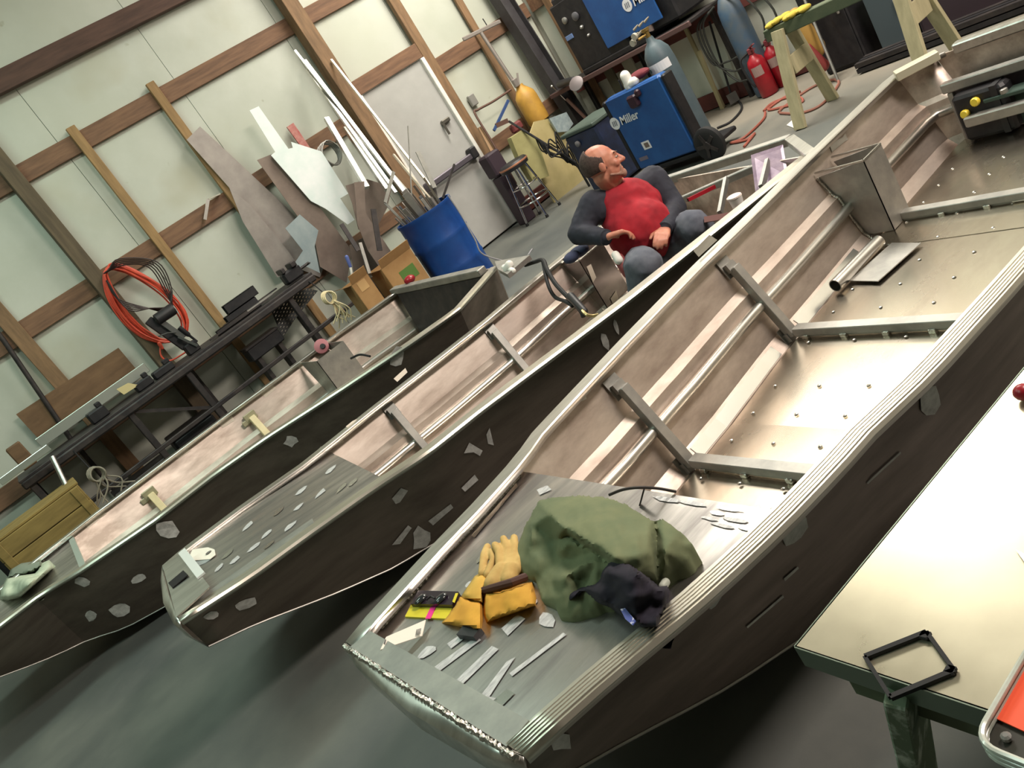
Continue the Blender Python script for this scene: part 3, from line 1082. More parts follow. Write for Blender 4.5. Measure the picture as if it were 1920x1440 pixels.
obj('box_side', MB().sheet([V((P.x, P.y, ztop)), V((Q.x, P.y, ztop)), V((Q.x, P.y, .04)), V((P.x, P.y, .04))], .004, n=(0, -1, 0)), BOXM, sbox)
obj('box_side', MB().sheet([V((Q.x, P.y, ztop)), V((Q.x, P.y, .04))] + [V((Q.x, q.y, max(q.z, .04))) for q in reversed(face)], .004, n=(-1, 0, 0)), BOXM, sbox)
obj('box_rim', MB().bar((P.x, P.y, ztop), (Q.x, P.y, ztop), .02, .008).bar((P.x, P.y, ztop), (P.x, face[0].y, ztop), .02, .008).bar((Q.x, P.y, ztop), (Q.x, face[0].y, ztop), .02, .008), ALU_BRIGHT, sbox)
for poly in ([(1100, 500), (1108, 495), (1118, 520), (1112, 530)], [(1145, 560), (1155, 545), (1160, 560), (1150, 572)]):
    obj('grinder_mark', MB().add([ay(x, y, P.y - .006) for x, y in poly], [(0, 1, 2, 3)]), mat('ground_pale', srgb(222, 214, 200)), sbox)
# stern of boat 2
x2, ya, yb = B2.far[-1].x, B2.far[-1].y, B2.near[-1].y
tr0, tr1 = az(1252, 338, .42), az(1482, 262, .42)
obj('transom_rail', MB().bar(tr0 + V((0, .12, 0)), tr1, .06, .05, cham=.005), ALU_DULL, B2.root)
obj('corner_gusset', MB().bar(tr1, az(1522, 291, .43), .06, .04, cham=.004), ALU_CLEAN, B2.root)
w0 = ax(1285, 375, tr0.x - .2)
w1 = ax(1400, 318, tr0.x - .2)
obj('well_rail', MB().bar(w0 + V((0, .1, 0)), w1 + V((0, -.1, 0)), .04, .04, cham=.004), ALU_DULL, B2.root)

# ---------------------------------------------------------------- boat 3 fittings
marks(B3, [blob(745, 668, 14, 18, .3, seed=14), blob(545, 828, 12, 10, 0, seed=15), blob(315, 993, 24, 17, .2, seed=16), blob(155, 1090, 14, 9, 0, seed=17), blob(260, 1085, 16, 8, -.5, seed=18), blob(225, 1143, 18, 14, -.3, seed=19), blob(170, 1155, 10, 9, -.3, seed=20)], False, m=mat('hull_smudge', srgb(150, 148, 144)))
marks(B3, [[(160, 985), (166, 975), (195, 960), (200, 963), (188, 972), (165, 990)], [(325, 855), (350, 840), (358, 845), (335, 860)], [(410, 795), (435, 780), (440, 788), (418, 802)], [(488, 738), (512, 722), (518, 728), (498, 745)], [(558, 688), (580, 670), (586, 678), (566, 692)]], True, m=mat('ground_pale', srgb(222, 214, 200)))
X3A, X3B = ay(470, 790, 6.75).x, ay(282, 932, 6.9).x
for x in (X3A, X3B):
    i = B3.at_x(x)
    p, q = B3.side(i, True, .20, .06), B3.side(i, True, .82, .07)
    p.x, q.x = x, x
    ob = obj('side_rib', MB().bar(p, q, .05, .05, up=(0, -1, .3), cham=.004), CREAM, B3.root)  # cream paints in the light caught by these rib tubes
    c = p - V((0, -.03, 0))
    obj('rib_flange', MB().cbox(c, (.10, .02, .07), .004).cbox(c + V((-.06, 0, -.02)), (.05, .015, .04), .004), mat('flange_grey', srgb(170, 166, 140), rough=.5, metal=.5), ob)
# stepped plate at the bow of boat 3
s0, s1, s2, s3 = (onside(B3, 82, 1040, True, .01), az(130, 1010, .585), az(152, 1062, .585), az(95, 1100, .585))
PL3 = deck_plane(B3, next(i for i in range(B3.n) if B3.far[i].x > -.3), .03)
d3a, d3n = on_plane(131, 1008, *PL3), on_plane(157, 1068, *PL3)
deck3 = deck(B3, next(i for i in range(B3.n) if B3.far[i].x > d3a.x - .02), d3a, d3n, dz=.03)
obj('deck_strip', MB().bar(on_plane(134, 1010, *PL3), on_plane(158, 1068, *PL3), .035, .016), mat('strip_pale', srgb(188, 198, 190), rough=.45, metal=.6), B3.root)
# small welded box and stern plates
P = ay(660, 700, 6.0)
i3 = B3.at_x(ay(640, 690, 6.2).x)
bx = B3.far[i3].x
wy = B3.side(i3, True, .1).y
box3 = obj('storage_box', MB().sheet([V((bx - .16, wy - .02, .54)), V((bx - .16, wy - .42, .54)), V((bx - .16, wy - .42, .10)), V((bx - .16, wy - .2, .10))], .005, n=(-1, 0, 0)), ALU_DULL, B3.root)
obj('box_side', MB().sheet([V((bx - .16, wy - .42, .54)), V((bx + .1, wy - .42, .54)), V((bx + .1, wy - .42, .1)), V((bx - .16, wy - .42, .1))], .005, n=(0, -1, 0)), ALU_DULL, box3)
obj('box_side', MB().sheet([V((bx + .1, wy - .02, .54)), V((bx + .1, wy - .42, .54)), V((bx + .1, wy - .42, .10)), V((bx + .1, wy - .2, .10))], .005, n=(-1, 0, 0)), ALU_DULL, box3)
t3a, t3b = az(738, 545, .56), az(905, 508, .56)
obj('transom_rail', MB().bar(t3a, t3b, .07, .05, cham=.006), ALU_DULL, B3.root)
obj('splash_plate', MB().sheet([t3a + V((-.03, -.1, -.03)), t3b + V((-.03, .0, -.03)), t3b + V((-.12, 0, -.45)), t3a + V((-.12, -.25, -.45))], .005), STEEL_DARK, B3.root)
pad = [az(932, 497, .56), az(998, 486, .56), az(956, 522, .56)]
obj('transom_pad', MB().sheet(pad + [az(938, 512, .56)], .03), ALU_DULL, B3.root)
B3.floor_sheets(ALU_FLOOR, [.8, 1.8, 2.9, 4.0], lift=.028)


def pplate(name, m, pix, y, t, label, cat, lean=0.0, group=None, parent=None, tail=False):
    """flat plate standing or leaning against the back wall: outline traced at its real distance y, lean = tilt (m of y per m of z)"""
    n = V((0, 1, -lean)).normalized()
    zmid = ay(pix[0][0], pix[0][1], y).z
    pts = [on_plane(a, b, (0, y, zmid), n) for a, b in pix]
    mb = MB().sheet(pts, t, n=-n)
    if tail:
        q = sorted(pts, key=lambda p: p.z)[:2]
        q.sort(key=lambda p: p.x)
        mb.sheet([q[0], q[1], V((q[1].x, q[1].y, .002)), V((q[0].x, q[0].y, .002))], t, n=(0, -1, 0))
    if parent is not None:
        return obj(name, mb, m, parent)
    return single(name, mb, m, label, cat, group=group)


def face_box(mb, pix, y, depth):
    f = [ay(a, b, y) for a, b in pix]
    bk = [p + V((0, depth, 0)) for p in f]
    k = len(f)
    fs = [tuple(range(k)), tuple(range(2 * k - 1, k - 1, -1))] + [(i, i + k, (i + 1) % k + k, (i + 1) % k) for i in range(k)]
    return mb.add(f + bk, fs)


def lean_bar(name, m, a, b, ya, yb, w, h, label, cat, group=None):
    p, q = ay(a[0], a[1], ya), ay(b[0], b[1], yb)
    return single(name, MB().bar(p, q, w, h, up=(0, -1, 0)), m, label, cat, group=group)


# ---------------------------------------------------------------- workbench against the back wall
BY, BZ = 7.72, .97
bench = thing('workbench', 'long dark steel workbench against the white wall', 'workbench', (1.25, 7.98, 0))
X0, X1 = -.35, 2.66
top = obj('bench_top', MB().cbox(((X0 + X1) / 2, BY + .27, BZ - .012), (X1 - X0, .52, .024), .004), STEEL_DARK, bench)
obj('front_rail', MB().cbox(((X0 + X1) / 2, BY + .01, BZ - .055), (X1 - X0, .06, .065), .012), STEEL_DARK, bench)
obj('lower_rail', MB().cbox(((X0 + X1) / 2 + .2, BY + .02, .50), (X1 - X0 + .3, .04, .04), .006), STEEL_DARK, bench)
for x in (X0 + .06, .62, 1.2, 2.34):
    obj('leg', MB().cbox((x, BY + .03, (BZ - .03) / 2), (.055, .055, BZ - .03), .006), STEEL_DARK, bench)
for x in (X0 + .06, 1.3, 2.45):
    obj('leg', MB().cbox((x, BY + .48, (BZ - .03) / 2), (.05, .05, BZ - .03), .006), STEEL_DARK, bench)
obj('brace', MB().bar((.66, BY + .03, .88), (1.17, BY + .03, .52), .03, .03), STEEL_DARK, bench)
ply = pplate('plywood_sheet', PLY, [(30, 777), (222, 652), (262, 700), (75, 826)], 8.29, .012, 'brown plywood board standing behind the left end of the workbench', 'board')
p0, p1 = ay(8, 640, 8.28), ay(112, 800, 8.28)
single('steel_pipe', MB().tube([V((p1.x - .02, 8.27, 0)), V((p1.x, 8.27, .97)), V((p0.x, 8.28, p0.z)), V((p0.x + .03, 8.28, 2.3))], .022, 10), STEEL_DARK, 'thin dark steel pipe upright on the wall left of the workbench', 'pipe', smooth=True)
# orange extension cord coiled on a nail
cord = thing('extension_cord', 'orange extension cord hanging coiled on the wall above the workbench', 'cord', (1.3, 8.24, 1.1))
for k in range(11):
    a = (k - 5) * .017
    pts = []
    ca = ay(197 + k * .8, 522 + k, 8.22)
    for j in range(26):
        t = 2 * math.pi * j / 26
        hw = .18 + .014 * (k % 4) + .01 * R.random()
        hh = .40 + .02 * R.random() + .012 * (k % 3)
        cxo = 1.34 + .02 * (k % 3)
        x = cxo + hw * math.sin(t) * (1.0 - .25 * math.cos(t))
        z = 1.56 + hh * math.cos(t)
        x -= .05 * math.cos(t)
        pts.append(V((x, 8.235 - .006 * k - .02 * math.sin(t * 2 + k) * .3, z)))
    obj('cord_loop', MB().tube(spline(pts, 2, True), .0085, 6, closed=True), ORANGE_HOSE, cord, smooth=True)
obj('cord_end', MB().tube(spline([V((1.25, 8.2, 1.2)), V((1.18, 8.19, 1.1)), V((1.22, 8.19, 1.02)), V((1.4, 8.18, 1.0))], 6), .008, 6).cap((1.235, 8.18, 1.20), (1.23, 8.18, 1.15), .018, .014), ORANGE_HOSE, cord, smooth=True)
wire = thing('wire_bundle', 'dark brown wires looped over the orange cord on the wall', 'wire', (1.45, 8.2, 1.5))
for k in range(5):
    pts = [V((1.24 + .01 * k, 8.17 - .01 * k, 1.96)), V((1.42, 8.16 - .01 * k, 1.93 + .015 * k)), V((1.58 + .02 * k, 8.15 - .01 * k, 1.8)), V((1.56 + .015 * k, 8.15 - .01 * k, 1.55)), V((1.5, 8.15 - .01 * k, 1.35 + .02 * k)), V((1.36, 8.16 - .01 * k, 1.5)), V((1.2, 8.16 - .01 * k, 1.72 - .03 * k)), V((1.22, 8.17 - .01 * k, 1.9))]
    obj('wire_loop', MB().tube(spline(pts, 5), .006, 5), mat('wire_brown', srgb(52, 40, 38), rough=.6), wire, smooth=True)
# drill standing on the bench
D0 = V((1.42, 7.98, BZ))
drill = thing('magnetic_drill', 'black magnetic drill standing on the workbench before the orange cord', 'drill', D0)
obj('base', MB().cbox(D0 + V((-.02, 0, .05)), (.12, .12, .10), .01), STEEL_BLACK, drill)
obj('column', MB().bar(D0 + V((-.05, .02, .08)), D0 + V((-.16, .02, .46)), .08, .05, up=(0, 1, 0), cham=.006), STEEL_BLACK, drill)
obj('slide_plate', MB().bar(D0 + V((-.02, -.03, .16)), D0 + V((-.10, -.03, .43)), .05, .02, up=(0, 1, 0), cham=.004), mat('tool_grey', srgb(92, 94, 92), rough=.45, metal=.5), drill)
mo = D0 + V((-.08, -.03, .42))
obj('motor', MB().lathe([(.03, -.04), (.052, -.03), (.055, .13), (.05, .15), (.02, .155)], 18, mo, (1, 0, .0)), BLACK, drill, smooth=40)
obj('spindle', MB().lathe([(.022, 0), (.022, .1), (.012, .12), (.010, .2)], 12, D0 + V((.0, -.04, .26)), (.25, 0, -1)), STEEL_BLACK, drill, smooth=40)
obj('feed_handle', MB().tube([D0 + V((-.05, -.05, .24)), D0 + V((-.12, -.1, .28)), D0 + V((-.2, -.1, .30))], .006, 6).bar(D0 + V((-.06, -.06, .2)), D0 + V((.02, -.08, .04)), .02, .02), mat('tool_grey', srgb(92, 94, 92)), drill)
# things lying along the bench top
single('aluminum_channel', MB().bar(ay(72, 832, 8.12), ay(275, 688, 8.12), .03, .09, cham=.003), mat('alu_pale_green', srgb(205, 214, 206), rough=.35, metal=.9), 'long bright aluminum channel lying along the back of the workbench', 'channel')
single('aluminum_strip', MB().bar(ay(0, 905, 7.62), ay(92, 838, 7.62), .03, .055, cham=.003), mat('alu_pale_green', srgb(205, 214, 206)), 'pale aluminum strip projecting left from the end of the workbench', 'strip')
for k, (x, y, s, lab) in enumerate((((175, 768), 8.0, (.16, .2, .10), 'black angle block on the workbench beside the aluminum channel'), ((262, 712), 7.95, (.16, .14, .08), 'dark steel block on the bench left of the black drill'), ((300, 688), 7.95, (.2, .12, .07), 'dark clamp block on the workbench under the drill'))):
    p = V((ay(x[0], x[1], y).x, y, BZ))
    t = thing('steel_block', lab, 'block', p)
    obj('block_body', MB().cbox(p + V((0, 0, s[2] / 2)), s, .012), STEEL_BLACK, t)
    obj('jaw', MB().cbox(p + V((s[0] * .3, -s[1] * .2, s[2] + .02)), (s[0] * .3, s[1] * .5, .04), .006), STEEL_BLACK, t)
single('work_glove_paper', MB().sheet([ay(218, 730, 7.9), ay(240, 718, 7.9), ay(260, 722, 7.9), ay(232, 740, 7.9)], .02), mat('pale_yellow', srgb(206, 190, 140), rough=.8), 'small pale yellow pad on the workbench among dark blocks', 'pad')
p = V((ay(368, 640, 7.95).x, 7.95, BZ))
for k in range(3):
    single('flat_bar', MB().bar(V((1.55 + .1 * k, 7.86 + .05 * k, BZ + .02 + .012 * k)), V((2.2 + .08 * k, 7.84 + .06 * k, BZ + .02 + .012 * k)), .04, .012), ALU_DULL if k % 2 else STEEL_DARK, ('lowest', 'middle', 'topmost')[k] + ' of the three flat bars lying on the workbench between drill and square tubes', 'bar', group='flat bars on the workbench')
wall_b = [(438, 578), (505, 530), (516, 543), (450, 592)]
# open square tubes, seen into their right ends
for k, (cx, cz, s) in enumerate(((2.02, .085, .10), (2.07, .20, .09), (1.86, .055, .05))):
    x1 = cx + .12
    L = .34
    y = 7.98 - (.1 if k == 2 else 0)
    z = BZ + s / 2 + (.102 if k == 1 else 0)
    mb = MB()
    th = .005
    for dy, dz, w, h in ((0, s / 2 - th / 2, s, th), (0, -s / 2 + th / 2, s, th), (s / 2 - th / 2, 0, th, s), (-s / 2 + th / 2, 0, th, s)):
        mb.box((x1 - L / 2, y + dy, z + dz), (L, w, h))
    single('square_tube', mb, STEEL_BLACK if k < 2 else STEEL_DARK, ('lower of the two wide black square tubes stacked on the workbench', 'upper of the two wide black square tubes stacked on the workbench', 'small square tube on the workbench edge before the black tubes')[k], 'tube')
vise = thing('bench_vise', 'black vise on the right end of the workbench', 'vise', (2.55, 7.85, BZ))
obj('vise_body', MB().cbox((2.53, 7.86, BZ + .07), (.2, .12, .12), .02), STEEL_BLACK, vise)
obj('jaw', MB().cbox((2.46, 7.86, BZ + .15), (.04, .16, .05), .006), STEEL_DARK, vise)
obj('jaw', MB().cbox((2.58, 7.86, BZ + .15), (.06, .16, .05), .006), STEEL_DARK, vise)
obj('screw', MB().tube([(2.6, 7.86, BZ + .07), (2.74, 7.86, BZ + .07)], .014, 8).tube([(2.72, 7.78, BZ + .07), (2.72, 7.94, BZ + .07)], .007, 6), STEEL_DARK, vise)

# below the bench
tread = mat('tread_plate', srgb(60, 62, 62), rough=.45, metal=.8)
tp = [(508, 582), (545, 556), (575, 540), (596, 545), (552, 600), (530, 634)]
t = thing('tread_plate', 'dark diamond tread plate offcut leaning under the workbench', 'plate', ay(530, 634, 8.0))
n = V((0, 1, -.1)).normalized()
pts = [on_plane(a, b, (0, 8.0, .6), n) for a, b in tp]
pl = obj('plate', MB().sheet(pts, .004, n=-n), tread, t)
mb = MB()


def inside(poly, x, y):
    c = False
    j = len(poly) - 1
    for i in range(len(poly)):
        if (poly[i][1] > y) != (poly[j][1] > y) and x < (poly[j][0] - poly[i][0]) * (y - poly[i][1]) / (poly[j][1] - poly[i][1]) + poly[i][0]:
            c = not c
        j = i
    return c


for a in range(505, 600, 6):
    for b in range(536, 636, 7):
        if inside(tp, a + (b // 7 % 2) * 3, b):
            q = on_plane(a + (b // 7 % 2) * 3, b, (0, 8.0, .6), n) - n * .004
            mb.bar(q - V((.009, 0, .005)), q + V((.009, 0, .005)), .006, .003, up=(0, -1, 0))
tag(obj('tread_lugs', mb, ALU_BRIGHT, t), kind='stuff')
p = ay(495, 648, 7.9)
bx = thing('ammo_box', 'black steel box on the lower bench rail', 'box', (p.x, 7.9, .0))
obj('box_body', MB().cbox((p.x, 7.92, p.z), (.36, .2, .12), .01), STEEL_BLACK, bx)
obj('box_lid', MB().cbox((p.x, 7.92, p.z + .07), (.37, .21, .025), .006), STEEL_DARK, bx)
obj('box_stand', MB().box((p.x - .12, 7.92, (p.z - .06) / 2), (.04, .16, p.z - .06)).box((p.x + .12, 7.92, (p.z - .06) / 2), (.04, .16, p.z - .06)), STEEL_DARK, bx)
CW = mat('crate_wood', srgb(148, 126, 72), srgb(124, 104, 58), rough=.85, scale=3, stretch=(1, 6, 6))
cr0, cr1, cr2 = ay(12, 1012, 7.15), ay(128, 936, 7.15), ay(178, 945, 7.15)
crate = thing('wooden_crate', 'low wooden crate under the left end of the workbench', 'crate', ((cr0.x + cr2.x) / 2, 7.3, 0))
ctz = (cr0.z + cr1.z) / 2 + .03
cx0, cx1 = cr0.x - .12, cr2.x
for k in range(3):
    zz = ctz - .07 - .145 * k
    obj('plank', MB().cbox(((cx0 + cx1) / 2, 7.15, zz), (cx1 - cx0, .022, .138), .004), CW, crate)
    obj('plank', MB().cbox(((cx0 + cx1) / 2, 7.56, zz), (cx1 - cx0, .022, .138), .004), CW, crate)
for k in range(3):
    obj('plank', MB().cbox(((cx0 + cx1) / 2, 7.22 + .135 * k, ctz + .012), (cx1 - cx0 + .02, .13, .02), .004), CW, crate)
for x in (cx0 + .012, cx1 - .012):
    obj('crate_end', MB().cbox((x, 7.355, ctz / 2), (.02, .38, ctz - .01), .004), CW, crate)
    obj('batten', MB().cbox((x + (.03 if x < cx0 + .1 else -.03), 7.132, ctz / 2), (.06, .014, ctz - .01), .004), CW, crate)
for k, (a, b, s, lab) in enumerate(((.36, 7.9, (.5, .3, .42), 'black metal box standing under the workbench behind the crate'), (-.62, 7.95, (.5, .3, .7), 'dark bin standing behind the wooden crate at the bench left end'), (.95, 8.0, (.42, .26, .5), 'dark machine housing standing under the workbench between two legs'))):
    t = thing('dark_box', lab, 'box', (a, b, 0))
    obj('box_body', MB().cbox((a, b, s[2] / 2 - .02), (s[0], s[1], s[2] - .04), .02), STEEL_BLACK, t)
    obj('box_lid', MB().cbox((a, b, s[2] - .02), (s[0] + .02, s[1] + .02, .04), .01), STEEL_DARK, t)
    obj('handle', MB().tube([(a - .06, b - s[1] / 2 - .01, s[2] * .7), (a - .06, b - s[1] / 2 - .04, s[2] * .7), (a + .06, b - s[1] / 2 - .04, s[2] * .7), (a + .06, b - s[1] / 2 - .01, s[2] * .7)], .008, 6), STEEL_DARK, t)
q0, q1 = ay(98, 856, 7.55), ay(130, 922, 7.45)
single('aluminum_tube', MB().tube([q0, q1, q1 + (q1 - q0) * .25], .022, 10), ALU_CLEAN, 'aluminum tube leaning upright before the dark boxes under the bench left end', 'tube', smooth=True)
single('wood_block', MB().cbox(ay(32, 846, 7.9) - V((0, 0, .05)), (.12, .1, .22), .01), PLY, 'dark brown wood block standing at the left end of the workbench', 'block')


def cord_bunch(name, px0, y, n, L, label, cat, m, spread=.06, seed=2, r=.008):
    r_ = random.Random(seed)
    p = ay(px0[0], px0[1], y)
    t = thing(name, label, cat, p)
    lo = [V((p.x + .055 * math.sin(a), y - .01 + .012 * math.cos(2 * a), p.z - .05 + .06 * math.cos(a))) for a in [2 * math.pi * k / 14 for k in range(14)]]
    for k in range(3):
        obj('loop', MB().tube([q + V((.008 * k, -.015 * k, -.006 * k)) for q in lo], r, 6, closed=True), m, t, smooth=True)
    for k in range(n):
        a = p + V((r_.uniform(-.03, .05), r_.uniform(-.05, 0), -.10))
        b = a + V((r_.uniform(-spread, spread), r_.uniform(-.03, .02), -L * r_.uniform(.35, .6)))
        c = b + V((r_.uniform(-spread, spread) * 1.3, r_.uniform(-.03, .02), -L * r_.uniform(.3, .5)))
        obj('strand', MB().tube(spline([a, b, c], 4), r * .8, 5), m, t, smooth=True)
    return t


rb_ = cord_bunch('rope_bundle', (607, 550), 7.55, 11, .24, 'frayed cream rope bundle hanging at the right end of the workbench', 'rope', CREAM, .09)
rs_ = cord_bunch('rag_strips', (170, 880), 7.45, 7, .2, 'grey frayed rag strips hanging under the left end of the workbench', 'rag', mat('rag_grey', srgb(140, 134, 120), rough=.9), .1, 5, .008)

for t_, yy in ((rb_, 7.55), (rs_, 7.45)):
    p = V(t_.location)
    q = V((min(p.x, 2.6), 7.73, .93))
    obj('hook', MB().tube([p + V((0, 0, .01)), p.lerp(q, .5) + V((0, 0, .03)), q], .006, 6), STEEL_BLACK, t_, smooth=True)

# ---------------------------------------------------------------- scrap metal against the wall right of the bench
SG = mat('sheet_grey', srgb(142, 136, 132), srgb(164, 158, 152), rough=.5, metal=.65, scale=4)
SB = mat('sheet_brownish', srgb(126, 112, 104), srgb(146, 132, 122), rough=.55, metal=.6, scale=4)
SBL = mat('sheet_blueish', srgb(150, 166, 172), srgb(172, 184, 186), rough=.5, metal=.5, scale=5)
SBR = mat('sheet_lamplit', srgb(250, 252, 252), srgb(226, 240, 236), rough=.45, metal=.0, scale=2.5)  # lamp glare on the notched sheet put in as near-white colour
pplate('sheet_offcut', SG, [(350, 262), (375, 237), (432, 290), (530, 382), (618, 470), (600, 520), (552, 500), (430, 352)], 8.27, .004, 'long grey sheet offcut leaning on the wall stud, leftmost of the scrap', 'sheet', -.03)
pplate('sheet_offcut', SG, [(430, 352), (470, 385), (540, 470), (560, 500), (520, 520), (455, 415)], 8.22, .004, 'dull grey-green sheet offcut hanging low beside the leftmost grey sheet', 'sheet', -.03)
pplate('sheet_offcut', SB, [(482, 300), (512, 288), (575, 355), (660, 470), (650, 530), (600, 500), (590, 450)], 8.17, .004, 'brownish grey sheet offcut standing behind the bright notched sheet', 'sheet', -.05)
pplate('sheet_offcut', SBR, [(468, 207), (485, 199), (541, 279), (549, 277), (546, 266), (603, 284), (653, 363), (638, 372), (665, 412), (652, 421), (610, 391), (583, 377), (508, 291), (516, 285)], 8.08, .004, 'bright white notched sheet offcut with a long tongue, leaning on the wall', 'sheet', -.08)
pplate('sheet_offcut', SBL, [(535, 428), (562, 402), (597, 432), (590, 462), (600, 512), (575, 500), (545, 505), (568, 470)], 8.0, .004, 'pale blue stepped sheet offcut near the right end of the workbench', 'sheet', -.06)
pplate('sheet_offcut', mat('sheet_dark', srgb(92, 84, 78), srgb(110, 100, 92), rough=.5, metal=.6, scale=4), [(655, 460), (690, 440), (720, 470), (730, 540), (690, 560), (665, 520)], 7.6, .004, 'dark grey sheet offcut upright behind the open cardboard box', 'sheet', -.05, tail=True)
pplate('sheet_offcut', SB, [(648, 348), (688, 336), (735, 350), (726, 390), (700, 440), (672, 430), (660, 380)], 7.9, .004, 'round-topped brownish sheet offcut behind the upright dull strips', 'sheet', -.05)
pplate('sheet_offcut', SB, [(664, 342), (683, 340), (686, 400), (712, 440), (690, 470), (670, 420)], 7.45, .006, 'tall narrow dull strip standing upright among the scrap', 'strip', -.04, tail=True)
pplate('red_level', mat('level_red', srgb(168, 78, 74), srgb(190, 140, 130), rough=.5, scale=20), [(538, 238), (550, 230), (585, 282), (574, 288)], 8.3, .02, 'red level hanging on the wall above the bright notched sheet', 'level')
co = thing('wire_coil', 'grey wire coil hanging on the girt right of the bright notched sheet', 'coil', ay(612, 280, 8.2))
for k in range(5):
    c = ay(614, 292, 8.2)
    obj('coil_turn', MB().tube([c + V((.10 * math.cos(a) + .01 * k, -.012 * k, .12 * math.sin(a) + .01 * math.sin(3 * a + k))) for a in [2 * math.pi * j / 18 for j in range(18)]], .007, 5, closed=True), ALU_DULL, co, smooth=True)
bars = [((553, 95), (770, 372), 8.17, 7.35, .02, .02, 'thin bright bar leaning leftmost of the long bars beside the post', ALU_BRIGHT),
        ((571, 114), (762, 366), 8.17, 7.30, .035, .03, 'wide bright channel leaning beside the leftmost thin bar', ALU_CLEAN),
        ((576, 130), (742, 362), 8.17, 7.30, .03, .03, 'pale channel leaning below the wide bright channel', ALU_CLEAN),
        ((621, 112), (806, 348), 8.17, 7.25, .022, .02, 'long thin bar leaning across the white door corner', mat('bar_cream', srgb(226, 214, 196), rough=.4, metal=.4)),
        ((612, 222), (688, 352), 8.17, 7.7, .05, .04, 'short pale square tube leaning nearest the wire coil', ALU_CLEAN),
        ((648, 240), (726, 356), 8.17, 7.6, .05, .04, 'short pale square tube standing second from the wire coil', ALU_CLEAN),
        ((665, 248), (790, 392), 8.2, 7.2, .04, .03, 'dull channel standing in the drum below the long bars', ALU_DULL),
        ((738, 290), (806, 372), 8.0, 7.15, .02, .02, 'cream thin strip standing in the drum', mat('bar_cream', srgb(226, 214, 196)))]
for a, b, ya, yb, w, h, lab, m in bars:
    lean_bar('metal_bar', m, a, b, ya, yb, w, h, lab, 'bar')
for k, (a, b, w, lab) in enumerate((((783, 284), (815, 352), .045, 'short flat bar sticking up from the drum, next to the door bar'), ((852, 308), (830, 372), .02, 'thin rod leaning right out of the drum'), ((765, 236), (772, 372), .008, 'thin upright wire rod in the drum'), ((812, 340), (818, 372), .03, 'short dark stub standing at the drum rim'),
                                    ((738, 322), (722, 380), .03, 'dull bar leaning left out of the drum'), ((700, 392), (712, 470), .05, 'grey flat piece between drum and cardboard box'), ((675, 455), (695, 520), .03, 'dark rod piece in the scrap left of the cardboard boxes'), ((640, 420), (672, 470), .04, 'dull bent strip in the scrap behind the cardboard box'))):
    lean_bar('metal_bar', ALU_DULL if k % 2 == 0 else STEEL_DARK, a, b, 7.12, 7.06, w, .012, lab, 'bar')
# blue drum
dc = az(793, 396, .88)
drum = thing('drum', 'blue plastic drum full of metal offcuts beside the door', 'drum', (dc.x, dc.y, 0))
mb = MB()
prof = [(.262, 0), (.278, .02), (.282, .06), (.284, .28), (.290, .30), (.284, .32), (.284, .56), (.290, .58), (.284, .60), (.282, .84), (.290, .855), (.290, .88), (.276, .88), (.274, .80), (.268, .1)]
mb.lathe(prof, 36, (dc.x, dc.y, 0), cap=True)
obj('drum_body', mb, BLUE_DRUM, drum, smooth=50)
r_ = random.Random(11)
nb = 0
for ring_, cnt in ((.0, 1), (.065, 6), (.125, 11), (.185, 15)):
    for k in range(cnt):
        a = 2 * math.pi * k / cnt + ring_ * 7
        u = V((math.cos(a), math.sin(a), 0))
        b = V((dc.x, dc.y, .62)) + u * ring_
        h_ = r_.uniform(.30, .54)
        a += r_.uniform(-.15, .15) if ring_ > .1 else 0
        tp_ = V((dc.x, dc.y, .62)) + u * ring_ * (1 + h_ * .55) + V((-.10 * h_, .03 * h_, h_))
        w = r_.choice((.02, .03, .04, .055)) * (1 if ring_ > .1 else .7)
        nb += 1
        single('metal_offcut', MB().bar(b, tp_, w, r_.choice((.004, .010, .016)), up=u if ring_ else (0, 1, 0)), r_.choice((ALU_CLEAN, ALU_DULL, ALU_BRIGHT, SG, SB)), 'aluminum offcut standing in the blue drum', 'offcut', group='offcuts standing in the blue drum')
single('white_clip', MB().cbox(V(az(772, 382, .97)), (.05, .03, .045), .008), WHITE, 'small white square clip on the offcuts at the drum rim', 'clip')
# wire drooping from the drum
w0 = ay(846, 375, 7.0)
single('wire', MB().tube(spline([ay(840, 366, 6.74), ay(864, 402, 6.74), ay(890, 448, 6.72), ay(908, 478, 6.72), V((4.05, 6.72, .008)), V((4.3, 6.8, .008))], 6), .007, 6), mat('wire_grey', srgb(150, 148, 152), rough=.5), 'pale cable hanging down the right side of the blue drum', 'cable', smooth=True)
